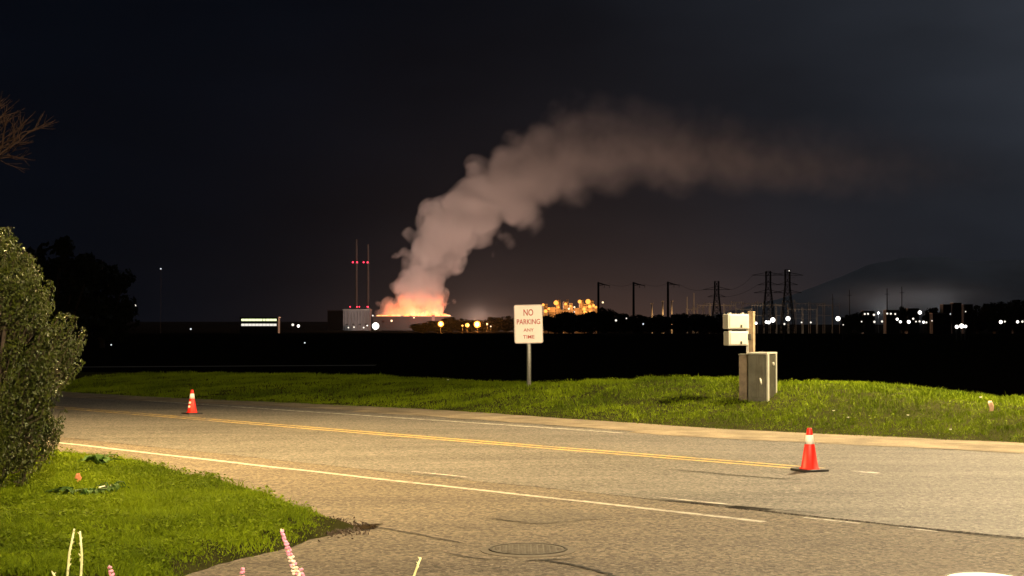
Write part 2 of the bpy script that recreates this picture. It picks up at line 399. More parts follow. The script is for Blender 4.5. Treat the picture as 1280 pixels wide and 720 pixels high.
# verge (grass bank beyond the road)
tab = [(-300, 462), (0, 465), (200, 468), (400, 471), (500, 477), (600, 481), (660, 482), (720, 479), (790, 476), (850, 475), (905, 478), (960, 483), (1005, 479), (1050, 483), (1100, 489), (1160, 495), (1200, 500), (1240, 503), (1280, 507), (1400, 514), (1800, 520)]
CS = []; CH = []
for px, py in tab:
    a = (px - 640) / F; Y = (22.2 / math.sqrt(.5)) / (1 + a); CS.append((a * Y - Y) * math.sqrt(.5)); CH.append(CAMZ - (py - HOR) * Y / F)
CS, CH = np.array(CS), np.array(CH); o_ = np.argsort(CS); CS, CH = CS[o_], CH[o_]
def sstep(t): t = np.clip(t, 0, 1); return t * t * (3 - 2 * t)
def hverge(s, n):
    e = nedge(s); H = float(np.interp(s, CS, CH)); t = (n - e) / (22.2 - e)
    if t <= 1: z = -.01 + (H + .01) * (sstep(t) * .6 + .4 * max(t, 0))
    else: z = H + (-.5 - H) * float(sstep((n - 22.6) / 9)) 
    return z + .05 * fbm(s * .9, n * .9, 2) * min(1, max(0, t * 3)) + .02 * fbm(s * 3, n * 3, 4) * min(1, max(0, t * 3))
sl = np.arange(-60, 14, .25); nl = np.concatenate([np.linspace(-.35, 4, 18), np.linspace(4.4, 14, 14)])
b = MB(); vs = []; fs = []
for s in sl:
    e = nedge(s) + .22 * fbm(s * .7, 5) + .10 * fbm(s * 3, 6)
    for q in nl: vs.append(SN(s, e + q, hverge(s, e + q) - (.06 if q < -.2 else 0)))
m_ = len(nl)
for i in range(len(sl) - 1):
    for k in range(m_ - 1): fs.append((i * m_ + k, (i + 1) * m_ + k, (i + 1) * m_ + k + 1, i * m_ + k + 1))
b.add(vs, fs); b.build('verge', 'lawn_soil', smooth=True, kind='structure')

def blades(name, P, h, w, lean, mat, label, cat, seg=2):
    """P (k,3) roots; each blade a bent two-segment strip"""
    k = len(P); h = h[:, None]; an = rng.uniform(0, 2 * math.pi, k); la = rng.uniform(0, 2 * math.pi, k)
    sd = np.stack([np.cos(an), np.sin(an), np.zeros(k)], 1) * (w[:, None] / 2)
    ld = np.stack([np.cos(la), np.sin(la), np.zeros(k)], 1) * (lean[:, None]) * h
    up = np.array([0, 0, 1.0])
    mid = P + up * h * .55 + ld * .35; tip = P + up * h * (1 - .25 * lean[:, None]) + ld
    V = np.stack([P - sd, P + sd, mid + sd * .75, mid - sd * .75, tip], 1).reshape(-1, 3)
    i = np.arange(k)[:, None] * 5
    Ft = np.concatenate([i + np.array([[0, 1, 2]]), i + np.array([[0, 2, 3]]), i + np.array([[3, 2, 4]])])
    o = obj(name, npmesh(name, V, Ft), mat, kind='stuff'); return tag(o, label, cat)

# verge grass: denser near the crest line and the lit middle
pts = []; hs = []
while len(pts) < 170000:
    s = random.uniform(-36, -4); e = nedge(s); q = random.uniform(-.2, 5.2) if random.random() < .85 else random.uniform(5, 9)
    n = e + q; w_ = e + .22 * fbm(s * .7, 5) + .10 * fbm(s * 3, 6)
    if n < w_ - .05: continue
    cl = .5 + .5 * fbm(s * 1.6, n * 1.6, 8)
    edge = min(1, .22 + (n - w_) * .75)
    if random.random() > .35 + .65 * edge: continue
    p = SN(s, n); pts.append((p.x, p.y, hverge(s, n) - .01)); hs.append((.03 + .085 * max(0, cl) ** 1.4 + (.05 if random.random() < .01 else 0)) * edge * random.uniform(.6, 1.35))
pts = np.array(pts); hs = np.array(hs)
blades('grass', pts, hs, rng.uniform(.008, .016, len(pts)), rng.uniform(.1, 1.0, len(pts)), 'grass', 'lit green grass on the bank beyond the road', 'grass')

# lawn on the left
poly_px = [(-260, 555), (20, 566), (75, 573), (130, 580), (180, 588), (240, 600), (290, 612), (335, 623), (372, 638), (400, 651), (432, 658), (464, 662), (428, 667), (395, 675), (360, 686), (320, 696), (280, 705), (235, 722), (150, 790), (-60, 900), (-900, 1000), (-900, 560)]
poly = np.array([[gnd(*p).x, gnd(*p).y] for p in poly_px])
def sdist(x, y):
    P = np.array([x, y]); A = poly; B = np.roll(poly, -1, 0); AB = B - A; t = np.clip(((P - A) * AB).sum(1) / (AB * AB).sum(1), 0, 1)
    d = np.sqrt((((A + AB * t[:, None]) - P) ** 2).sum(1).min())
    c = (A[:, 1] > y) != (B[:, 1] > y); xi = A[:, 0] + (y - A[:, 1]) / np.where(B[:, 1] - A[:, 1] == 0, 1e-9, B[:, 1] - A[:, 1]) * AB[:, 0]
    return d if (np.count_nonzero(c & (x < xi)) % 2) else -d
TIP = gnd(420, 662)
def hlawn(x, y, sd):
    return -.03 + min(.13, max(-.05, sd) * .42) + (.03 * fbm(x * 1.3, y * 1.3, 3) + .012 * fbm(x * 5, y * 5, 1)) * min(1, max(0, sd * 4)) + .03 * min(1, max(0, sd) * 12)
xs = np.arange(-9.5, -.6, .1); ys = np.arange(5.5, 20.2, .1)
SD = np.array([[sdist(x, y) for x in xs] for y in ys]); SD += np.array([[.06 * fbm(x * 2, y * 2, 7) + .03 * fbm(x * 8, y * 8, 7) for x in xs] for y in ys])
vs = [(x, y, hlawn(x, y, SD[j, i])) for j, y in enumerate(ys) for i, x in enumerate(xs)]; nx = len(xs); fs = []
for j in range(len(ys) - 1):
    for i in range(nx - 1):
        if max(SD[j, i], SD[j + 1, i], SD[j, i + 1], SD[j + 1, i + 1]) > -.08: fs.append((j * nx + i, j * nx + i + 1, (j + 1) * nx + i + 1, (j + 1) * nx + i))
MB().add(vs, fs).build('lawn', 'lawn_soil', smooth=True, kind='structure')
def sdgrid(x, y):
    i = min(max((x - xs[0]) / .1, 0), nx - 2); j = min(max((y - ys[0]) / .1, 0), len(ys) - 2); i0, j0 = int(i), int(j); a, c = i - i0, j - j0
    return SD[j0, i0] * (1 - a) * (1 - c) + SD[j0, i0 + 1] * a * (1 - c) + SD[j0 + 1, i0] * (1 - a) * c + SD[j0 + 1, i0 + 1] * a * c
def zlawn(x, y): return hlawn(x, y, sdgrid(x, y))
pts = []; hs = []
while len(pts) < 150000:
    y = random.uniform(9.4, 19.6); x = random.uniform(-.37 * y - .5, -1.2); sd = sdgrid(x, y)
    if sd < .0: continue
    px = 640 + x / y * F
    if px > 420: continue
    ed = min(1, sd * 4.5) * min(1, (424 - px) / 30)
    cl = .5 + .5 * fbm(x * 1.1, y * 1.1, 5); c2 = .5 + .5 * fbm(x * 5, y * 5, 5)
    if random.random() > (.12 + .88 * ed) * (.35 + .65 * min(1, c2 * 1.4)): continue
    pts.append((x, y, hlawn(x, y, sd) - .01)); hs.append((.015 + .085 * max(0, cl) ** 1.6 + .045 * c2 ** 2 + (.07 if random.random() < .012 else 0)) * (.35 + .65 * ed) * random.uniform(.5, 1.35))
pts = np.array(pts); hs = np.array(hs)
blades('grass', pts, hs, rng.uniform(.005, .012, len(pts)), rng.uniform(.2, 1.1, len(pts)), 'grass', 'short green lawn grass at the lower left', 'grass')
def clover(name, pick, n, s0, s1, label):
    P = np.array([pick() for _ in range(n)]); Nn = rng.normal(size=(n, 3)) * .55 + np.array([0, 0, 1.0])
    tag(obj(name, leafmesh(name, P, Nn, rng.uniform(s0, s1, n), .6), 'grass', None, kind='stuff'), label, 'ground cover')
def pick_lawn():
    while True:
        y = random.uniform(9.4, 19.4); x = random.uniform(-.37 * y - .5, -1.4); sd = sdgrid(x, y)
        if sd > .12 and 640 + x / y * F < 395 and fbm(x * 2.2, y * 2.2, 12) > .02: return (x, y, hlawn(x, y, sd) + random.uniform(.015, .075))
def pick_verge():
    while True:
        s = random.uniform(-26, -5); n = nedge(s) + random.uniform(.25, 4.0)
        if fbm(s * 1.9, n * 1.9, 15) > .04: p = SN(s, n); return (p.x, p.y, hverge(s, n) + random.uniform(.02, .10))
# dirt tongue at the lawn tip
b_ = blob('dirt_patch', 'dirt', gnd(428, 662), .34, .15, R(28), .012, 17, 48, .35)
pts = np.array([[p.x, p.y, .01] for p in [gnd(random.gauss(415, 18), random.gauss(662, 5)) for _ in range(700)]])
tag(blades('debris', pts, rng.uniform(.01, .035, len(pts)), rng.uniform(.01, .03, len(pts)), rng.uniform(.5, 1.4, len(pts)), 'bark', 'dead leaves and bark litter at the tip of the lawn', 'debris'), 'dead leaves and bark litter at the tip of the lawn', 'debris')
# dirt track across the dark field
p0, p1 = gnd(60, 459, -.46), gnd(470, 456.5, -.46)
vs = [p0 + Vector((0, -.7, .0)), p1 + Vector((0, -.7, .0)), p1 + Vector((0, .7, 0)), p0 + Vector((0, .7, 0))]
MB().add(vs, [(0, 1, 2, 3)]).build('track', 'track', kind='structure')

# ================================================================ STREET LAMPS (just out of frame, they light the road)
def street_lamp(base, head, power, col, mat, label, beam=R(150), rad=.12, aim=None, blend=.5):
    t = thing('street_lamp', base, label, 'street lamp'); h = Vector(head) - Vector(base)
    MB().lathe([(.16, 0), (.16, .05), (.10, .3), (.085, 1.0), (.055, h.z - .25)], 12).build('pole', 'lamp_steel', t, True)
    MB().tube([(0, 0, h.z - .4), (h.x * .25, h.y * .25, h.z + .0), (h.x * .7, h.y * .7, h.z + .14), (h.x, h.y, h.z + .14)], [.045, .04, .035, .03], 8).build('arm', 'lamp_steel', t, True)
    rz = math.atan2(h.y, h.x)
    hd = MB().box((h.x, h.y, h.z + .13), (.62, .26, .11), rz, 0, .03).build('lamp_head', 'lamp_steel', t)
    MB().box((h.x, h.y, h.z + .06), (.40, .18, .02), rz).build('lens', mat, hd)
    l = bpy.data.lights.new('bulb', 'SPOT'); l.energy = power; l.color = col; l.spot_size = beam; l.spot_blend = blend; l.shadow_soft_size = rad
    lo = obj('bulb', l, None, t); lo.location = h + Vector((0, 0, .03)); lo.rotation_euler = (0, 0, 0) if aim is None else (Vector(aim) - Vector(head)).to_track_quat('-Z', 'Y').to_euler()
    return t, lo
street_lamp((12.5, 27.0, 0), (8.9, 24.3, 9.0), 28500, (1.0, .76, .42), 'street_amber', 'tall steel street lamp on the bank right of the utility boxes', R(134), .12, (6.5, 20.8, 0), .6)
street_lamp((-9.5, 16.5, 0), (-5.2, 19.0, 8.5), 18500, (1.0, .68, .28), 'street_amber', 'tall steel street lamp by the road left of the shrub', R(106))
street_lamp((3.0, -6.5, 0), (2.2, -4.0, 9.0), 58000, (1.0, .77, .46), 'street_amber', 'tall steel street lamp standing behind the photographer', R(92), .12, (5.5, 19.5, 0), 1.0)

# ================================================================ TRAFFIC CONES
def cone(p, H, rz, label, spots=False):
    t = thing('traffic_cone', p, label, 'traffic cone', 'traffic cones on the road', rz)
    k = H / .46
    MB().box((0, 0, .014 * k), (.30 * k, .30 * k, .028 * k), 0, 0, .009 * k).build('base', 'cone_black', t)
    def rr(z): return (.098 + (.026 - .098) * z / .46) * k
    MB().lathe([(.112 * k, .028 * k), (.108 * k, .036 * k), (rr(.045), .045 * k), (rr(.29), .29 * k), (rr(.295) * .96, .296 * k)], 28).build('body', 'cone_orange', t, True)
    MB().lathe([(rr(.292) * 1.02, .292 * k), (rr(.388) * 1.02, .388 * k)], 28).build('collar', 'cone_white', t, True)
    MB().lathe([(rr(.384) * .97, .384 * k), (rr(.39), .390 * k), (rr(.45), .45 * k), (rr(.46) * .8, .462 * k), (rr(.46) * .4, .463 * k)], 24).build('tip', 'cone_orange', t, True)
    if spots:
        for z, a in ((.20, R(205)), (.13, R(200))):
            MB().tube([(rr(z) * math.cos(a) * .97, rr(z) * math.sin(a) * .97, z), (rr(z) * math.cos(a) * 1.06, rr(z) * math.sin(a) * 1.06, z + .002)], [.024, .024], 10).build('reflector', 'cone_white', t)
    return t
p = gnd(1012, 589, .035); cone(p, .465, R(20), 'orange traffic cone with white collar at the end of the yellow line')
p = gnd(240, 517.5, .04); cone(p, .42, R(40), 'orange traffic cone farther off in the dim left of the road', True)

# ================================================================ NO PARKING SIGN
def text_mesh(txt, size):
    c = bpy.data.curves.new('lettering', 'FONT'); c.body = txt; c.size = size; c.align_x = 'CENTER'; c.align_y = 'CENTER'; c.extrude = .0008; c.resolution_u = 4; c.offset = size * .012
    o = bpy.data.objects.new('tmp', c); COL.objects.link(o); dg = bpy.context.evaluated_depsgraph_get(); dg.update()
    m = bpy.data.meshes.new_from_object(o.evaluated_get(dg)); bpy.data.objects.remove(o); bpy.data.curves.remove(c); m.name = 'lettering'; return m
Ys = 30.6; ps = at(661, 481, Ys); k = Ys / F
zb = hverge(*sn(ps)) if True else ps.z
t = thing('parking_sign', (ps.x, ps.y, zb), 'white no parking sign with red lettering on a short post', 'sign')
ztop = at(661, 381, Ys).z - zb; zbot = at(661, 429, Ys).z - zb; hh = ztop - zbot; ww = 35.5 * k; zc = (ztop + zbot) / 2
MB().tube([(0, 0, -.3), (.004, 0, zc * .5), (-.012, 0, ztop - .08)], .042, 10).build('post', 'galvanized', t, True)
TILT = R(1.2)
def rrect(w, h, r, th, n=5):
    vs = []
    for cx, cy, a0 in ((w / 2 - r, h / 2 - r, 0), (-w / 2 + r, h / 2 - r, 90), (-w / 2 + r, -h / 2 + r, 180), (w / 2 - r, -h / 2 + r, 270)):
        for i in range(n + 1):
            a = R(a0 + 90 * i / n); vs.append((cx + r * math.cos(a), cy + r * math.sin(a)))
    m = len(vs); V = [(x, -th, y) for x, y in vs] + [(x, 0, y) for x, y in vs]
    return V, [tuple(range(m)), tuple(range(2 * m - 1, m - 1, -1))] + [(i, m + i, m + (i + 1) % m, (i + 1) % m) for i in range(m)]
V, Fc = rrect(ww, hh, ww * .07, .004)
pl = MB().add(V, Fc).build('plate', 'sign_white', t); pl.location = (-.006, -.046, zc); pl.rotation_euler = (0, -TILT, R(-3))
V, Fo = rrect(ww * .97, hh * .98, ww * .06, .0015); Vi, _ = rrect(ww * .955, hh * .969, ww * .055, .0015)
m_ = len(V) // 2; bo = MB().add(V[:m_] + Vi[:m_], [(i, (i + 1) % m_, m_ + (i + 1) % m_, m_ + i) for i in range(m_)]).build('border', 'sign_red', pl); bo.location = (0, -.0042, 0)
for txt, zz, sz, wfac in (('NO', .30, .235, .34), ('PARKING', .06, .185, .82), ('ANY', -.155, .115, .36), ('TIME', -.335, .125, .40)):
    me = text_mesh(txt, sz * hh); xsz = [v.co.x for v in me.vertices]; ysz = [v.co.y for v in me.vertices]; sc_ = ww * wfac / (max(xsz) - min(xsz)); cy_ = (max(ysz) + min(ysz)) / 2
    for v in me.vertices: v.co.y -= cy_
    o = obj('lettering', me, 'sign_red', pl); o.location = (0, -.0062, zz * hh); o.rotation_euler = (R(90), 0, 0); o.scale = (sc_, 1, 1)

# ================================================================ UTILITY CABINET AND METER POST
Yc = 25.5; kc = Yc / F
pc = at(952.5, 497, Yc); zc0 = hverge(*sn(pc)) - .07
cw, cd, ch = .32, .47, at(952, 441, Yc).z - zc0
t = thing('utility_cabinet', (pc.x, pc.y, zc0), 'weathered grey metal utility cabinet standing on the grass bank', 'cabinet', None, R(-28))
# local: front (door) faces -x side after rotation
MB().box((0, 0, -.05), (cw - .03, cd - .03, .12), 0, 0, .01).build('plinth', 'concrete', t)
MB().box((0, 0, ch / 2 - .01), (cw, cd, ch - .02), 0, 0, .008).build('body', 'cabinet', t)
MB().box((0, 0, ch - .005), (cw + .035, cd + .035, .03), 0, 0, .008).build('top', 'cabinet_trim', t)
MB().box((cw / 2 + .006, .02, ch / 2 + .02), (.016, cd * .70, ch * .84), 0, 0, .004).build('side_panel', 'cabinet_dark', t)
MB().box((cw / 2 + .010, -cd / 2 + .035, ch / 2), (.026, .075, ch - .03), 0, 0, .005).build('corner_trim', 'cabinet_trim', t)
MB().box((cw / 2 + .010, cd / 2 - .022, ch / 2), (.022, .04, ch - .03), 0, 0, .005).build('corner_trim', 'cabinet_trim', t)
d_ = MB().box((-.01, -cd / 2 - .008, ch / 2 + .03), (cw * .84, .018, ch * .84), 0, 0, .005).build('door', 'cabinet', t)
MB().tube([(.07, -cd / 2 - .02, ch * .36), (.085, -cd / 2 - .05, ch * .40), (.075, -cd / 2 - .05, ch * .46), (.055, -cd / 2 - .02, ch * .50)], .013, 8).build('handle', 'meter_white', d_, True)
MB().tube([(cw / 2 + .016, .05, ch * .78), (cw / 2 + .03, .05, ch * .78)], .03, 10).build('lock', 'cabinet_trim', t)
# side box butted on the left
pb = at(930.5, 497, Yc + .12); zb_ = hverge(*sn(pb)) - .05
t = thing('utility_box', (pb.x, pb.y, zb_), 'brown weathered box tucked behind the left of the grey cabinet', 'utility box', None, R(-20))
bh = at(930, 444, Yc).z - zb_
MB().box((0, .08, bh / 2), (.16, .26, bh), 0, 0, .008).build('body', 'box_brown', t); MB().box((0, .08, bh + .008), (.18, .28, .02), 0, 0, .004).build('lid', 'cabinet', t)
# post with meter boxes
Yp = Yc + .55; kp = Yp / F
pp = at(939.5, 480, Yp); zp = hverge(*sn(pp)) - .2
t = thing('meter_post', (pp.x, pp.y, zp), 'wooden post carrying two pale meter boxes behind the cabinet', 'post')
zt = at(939, 389, Yp).z - zp
MB().box((0, 0, zt / 2), (.095, .10, zt), R(-28), 0, .006).build('post', 'post_wood', t)
MB().box((-.062, -.012, zt * .62), (.04, .05, zt * .6), R(-28), 0, .004).build('conduit', 'meter_white', t)
def mbox(x0, x1, y0, y1, rz):
    a, c = at(x0, y0, Yp - .1), at(x1, y1, Yp - .1); w, h = c.x - a.x, a.z - c.z
    cx, cz = (a.x + c.x) / 2 - pp.x, (a.z + c.z) / 2 - zp
    o = MB().box((0, 0, 0), (w, .24, h), 0, 0, .018).build('meter_box', 'meter_white', t); o.location = (cx, -.02, cz); o.rotation_euler = (0, 0, rz)
    MB().box((0, -.118, 0), (w * .84, .018, h * .84), 0, 0, .006).build('door', 'meter_white', o)
    MB().box((w * .12, -.131, -h * .30), (.03, .012, .05), 0, 0, .003).build('latch', 'cabinet_dark', o)
    for q in (-.3, .3): MB().tube([(w * q, 0, h / 2 - .01), (w * q, 0, h / 2 + .022)], .028, 10).build('knob', 'meter_white', o)
    return o
mbox(906.5, 935, 392.5, 411.5, R(14)); mbox(907.5, 934, 414, 432, R(14))
MB().box((-.17, .0, at(0, 412.8, Yp).z - zp), (.34, .06, .028), R(10)).build('bracket', 'cabinet_dark', t)
MB().box((-.05, -.06, at(0, 421, Yp).z - zp), (.07, .08, .10), R(-10), 0, .006).build('junction_box', 'cabinet_dark', t)

# ================================================================ LARGE SHRUB (left)
def leafmesh(name, P, Nrm, size, aspect=.5, up=None):
    """oval leaves: 6-gon split as quads; P centres, Nrm normals"""
    k = len(P); Nrm = Nrm / np.linalg.norm(Nrm, axis=1, keepdims=True)
    r = rng.normal(size=(k, 3)); 
    if up is not None: r = r * .35 + up
    T = r - Nrm * (r * Nrm).sum(1, keepdims=True); T /= np.linalg.norm(T, axis=1, keepdims=True); B = np.cross(Nrm, T)
    s = size[:, None]; fold = Nrm * s * .12
    V = np.stack([P - T * s, P - T * s * .2 + B * s * aspect + fold, P + T * s, P - T * s * .2 - B * s * aspect + fold], 1).reshape(-1, 3)
    i = np.arange(k)[:, None] * 4
    Ft = np.concatenate([i + np.array([[0, 1, 2]]), i + np.array([[0, 2, 3]])]); return npmesh(name, V, Ft)
bx = at(-22, 632, 14.3); 
base = Vector((bx.x, 14.3, zlawn(bx.x, 14.3)))
t = thing('shrub', base, 'tall bushy evergreen shrub with small glossy leaves at the left edge', 'shrub')
prof_z = [0, .09, .29, .49, .70, 1.01, 1.35, 1.56, 1.82, 2.0, 2.21, 2.36]; prof_r = [.36, .46, .58, .70, .74, .76, .73, .62, .55, .38, .18, .04]
stems = MB(); P = []; Nn = []
for i in range(9):
    a = 2 * math.pi * i / 9; rr_ = .35; stems.tube([(.05 * math.cos(a), .05 * math.sin(a), -.05), (.2 * math.cos(a), .2 * math.sin(a), .7), (rr_ * math.cos(a), rr_ * math.sin(a), 1.5), (.2 * math.cos(a), .2 * math.sin(a), 2.1)], [.03, .025, .016, .006], 6)
stems.tube([(0, 0, -.05), (0, 0, 1.2), (.02, .02, 2.3)], [.05, .035, .008], 8)
nsp = 0
while nsp < 980:
    z = random.uniform(.03, 2.20); a = random.uniform(-math.pi, math.pi); 
    if math.sin(a) > .55 and random.random() < .8: continue
    lump = 1 + .28 * fbm(math.cos(a) * 2.1, math.sin(a) * 2.1, z * 2.3)
    rmax = float(np.interp(z, prof_z, prof_r)) * lump; r = rmax * (1 - .55 * random.random() ** 1.8)
    if fbm(math.cos(a) * 2.2 + 5, math.sin(a) * 2.2, z * 2.6, 3) < .03 and random.random() < .93: continue
    nsp += 1
    c0 = Vector((r * .82 * math.cos(a), r * .82 * math.sin(a), z - .10)); tip = Vector((r * 1.04 * math.cos(a), r * 1.04 * math.sin(a), z + random.uniform(.10, .26)))
    stems.tube([c0 * .8 + Vector((0, 0, z * .1)), c0, tip], [.006, .004, .002], 3, False)
    m = random.randint(75, 120); tt = rng.uniform(0, 1, m) ** .8
    rad = (.058 * (1 - .62 * tt) + .008); ph = rng.uniform(0, 2 * math.pi, m)
    ax = (tip - c0).normalized(); u = ax.orthogonal().normalized(); v = ax.cross(u); c0n, axn, un, vn = (np.array(q) for q in (c0, tip - c0, u, v))
    dr = np.cos(ph)[:, None] * un + np.sin(ph)[:, None] * vn; q = rng.uniform(.3, 1, m) ** .5
    P.append(c0n + axn * tt[:, None] + dr * (rad * q)[:, None]); Nn.append(dr * .8 + axn / np.linalg.norm(axn) * .5 + rng.normal(size=(m, 3)) * .45)
P = np.concatenate(P); Nn = np.concatenate(Nn)
obj('foliage', leafmesh('foliage', P, Nn, rng.uniform(.010, .019, len(P)), .55, np.array([0, 0, 1.0])), 'shrub_leaf', t)
stems.build('stems', 'bark', t)

# lawn weeds, fallen leaf, scraps
clover('ground_cover', pick_lawn, 16000, .008, .020, 'small broad leaves growing through the near lawn')
clover('ground_cover', pick_verge, 7000, .010, .022, 'broad leafy patches in the bank grass')
def weed(px, py, r, n, label, mats, hgt):
    p = gnd(px, py, .1); p.z = zlawn(p.x, p.y); t = thing('weed', p, label, 'weed')
    for i in range(n):
        a = random.uniform(0, 2 * math.pi); l = r * random.uniform(.6, 1.1); w = l * .16; dx, dy = math.cos(a), math.sin(a); h = hgt * random.uniform(.6, 1.2)
        pts_ = [(0, 0, 0), (dx * l * .4, dy * l * .4, h), (dx * l * .8, dy * l * .8, h * .95), (dx * l, dy * l, h * .6)]; ws = [w * .4, w, w * .8, w * .05]; vs = []; fs = []
        for (x, y, z), q in zip(pts_, ws): vs += [(x - dy * q, y + dx * q, z), (x, y, z - q * .3), (x + dy * q, y - dx * q, z)]
        for j in range(3): fs += [(j * 3, j * 3 + 1, j * 3 + 4, j * 3 + 3), (j * 3 + 1, j * 3 + 2, j * 3 + 5, j * 3 + 4)]
        MB().add(vs, fs).build('leaf', random.choice(mats), t)
weed(140, 622, .17, 16, 'low weed with a few pale silvery leaves on the lawn', ['weed_leaf', 'weed_leaf', 'weed_leaf', 'weed_leaf', 'pale_leaf'], .11)
weed(112, 626, .19, 20, 'dark leafy weed clump on the lawn left of the silvery one', ['weed_leaf'], .09)
weed(84, 624, .2, 20, 'dark leafy weed nearest the shrub foot', ['weed_leaf'], .07)
weed(125, 585, .24, 22, 'tuft of dark strap leaves where lawn meets road', ['weed_leaf'], .10)
def scrap(name, px, py, z, size, mat, label, cat, seed):
    p = gnd(px, py, z); vs = []; fs = []; n = 5
    for j in range(n):
        for i in range(n):
            u, v = i / (n - 1) - .5, j / (n - 1) - .5; w = 1 - 1.2 * abs(v)
            vs.append((u * size * w, .35 * size * fbm(u * 3, v * 3, seed), (v + .45) * size * 1.3 + .15 * size * fbm(u * 4, v * 4, seed + 3)))
    for j in range(n - 1):
        for i in range(n - 1): fs.append((j * n + i, j * n + i + 1, (j + 1) * n + i + 1, (j + 1) * n + i))
    o = MB().add(vs, fs).build(name, mat, None, True); o.location = p; o.rotation_euler = (R(-15), 0, R(25)); m = o.modifiers.new('thick', 'SOLIDIFY'); m.thickness = .004
    return tag(o, label, cat)
p = gnd(98, 601, .12); scrap('fallen_leaf', 98, 602, zlawn(p.x, p.y) + .03, .065, 'dead_leaf', 'orange curled leaf standing in the lawn', 'leaf', 2)
pq = at(1240, 512, 24.2); scrap('paper_scrap', 1240, 513, .44, .11, 'paper', 'crumpled tan paper scrap on the grass bank at right', 'scrap', 5)
for (px, py) in ((1188, 538), (1042, 527), (1060, 530), (1135, 531), (560, 493), (1226, 525)):
    p = gnd(px, py, .12); p.z = hverge(*sn(p)) + .04
    tt = thing('daisy', p, 'tiny white daisy in the bank grass', 'flower', 'daisies in the bank grass')
    MB().tube([(0, 0, -.06), (0, 0, .025)], .004, 4).build('stem', 'weed_leaf', tt); MB().lathe([(.004, .02), (.022, .03), (.020, .034), (.004, .032)], 8).build('bloom', 'cone_white', tt)

# ================================================================ FLOWERING SAGE IN THE FOREGROUND
bed = MB(); vs = [Vector((-.65, 4.1, .09))]; n = 40
for k_ in range(n):
    a = 2 * math.pi * k_ / n; vs.append(Vector((-.65 + .95 * math.cos(a), 4.1 + .55 * math.sin(a), -.02)))
bed.add(vs, [(0, k_ + 1, (k_ + 1) % n + 1) for k_ in range(n)]).build('flower_bed', 'dirt', kind='structure')
def stalk(px0, py0, px1, py1, Y, kind, label, pink=.5):
    tip = at(px0, py0, Y); low = at(px1, py1, Y); d = (tip - low); foot = Vector((low.x - d.x * 1.2, Y, .0)); t = thing('flower_stalk', foot, label, 'flower', 'sage stalks in the foreground')
    A = [Vector((0, 0, 0)), (low - foot) * .55 + Vector((.01, 0, 0)), low - foot, (low - foot).lerp(tip - foot, .5) + Vector((.004 * random.uniform(-1, 1), 0, 0)), tip - foot]
    if kind == 'bare':
        MB().tube(A, [.005, .0044, .0034, .0030, .0024], 6).build('stem', 'stem_pale', t, True)
        nb = MB()
        for i in range(9):
            q = A[2].lerp(A[4], i / 9 + .04); a = random.uniform(0, 6.28); nb.tube([q, q + Vector((math.cos(a) * .006, math.sin(a) * .006, .006))], [.0022, .001], 4)
        nb.build('bud', 'stem_pale', t, kind='stuff')
    else:
        MB().tube(A, [.006, .005, .004, .0035, .002], 6).build('stem', 'stem_green' if kind == 'pink' else 'stem_pale', t, True)
        L_ = (tip - low).length; nw = max(4, int(L_ / .0085)); fl = MB(); pf = MB()
        for i in range(nw):
            u = i / nw; q = A[2].lerp(A[4], u); r = .0105 * (1.15 - .8 * u)
            for j in range(6):
                a = j * 1.047 + i * .5 + random.uniform(-.3, .3); e = q + Vector((math.cos(a) * r, math.sin(a) * r, random.uniform(-.002, .006)))
                tgt = fl if (u > pink or random.random() < .15) else pf
                tgt.tube([q, q.lerp(e, .6), e], [.0018, .0040, .0022], 5)
        if fl.v: fl.build('blossom', 'petal_pink', t, kind='stuff')
        if pf.v: pf.build('calyx', 'petal_pale', t, kind='stuff')
    lv = MB()
    for i in range(10):
        q = A[0].lerp(A[1], .3 + .06 * i); a = random.uniform(0, 6.28); e = q + Vector((math.cos(a) * .07, math.sin(a) * .07, .02)); s_ = Vector((-math.sin(a), math.cos(a), 0)) * .010
        lv.add([q, q.lerp(e, .5) + s_, e, q.lerp(e, .5) - s_], [(0, 1, 2), (0, 2, 3)])
    lv.build('leaves', 'weed_leaf', t)
stalk(351, 661, 372, 722, 4.0, 'spike', 'tall flower spike, pink above and pale below, at bottom edge', .45)
stalk(376, 708, 380, 740, 4.05, 'pink', 'short pink blossom just right of the tall flower spike', 0)
stalk(304, 707, 300, 740, 3.95, 'pink', 'small pink blossom tip left of the tall flower spike', 0)
stalk(136, 706, 146, 740, 3.9, 'pink', 'pink blossom tip beside the bare pale stalks', 0)
stalk(93, 661, 84, 724, 3.9, 'bare', 'bare pale stalk, left one of the leaning pair')
stalk(100, 664, 101, 724, 3.92, 'bare', 'bare pale stalk, straight right one of the pair')
stalk(526, 697, 516, 724, 4.0, 'bare', 'lone bare pale stalk leaning right at bottom middle')
stalk(66, 716, 70, 730, 3.85, 'bare', 'stub of a bare stalk at the bottom left')

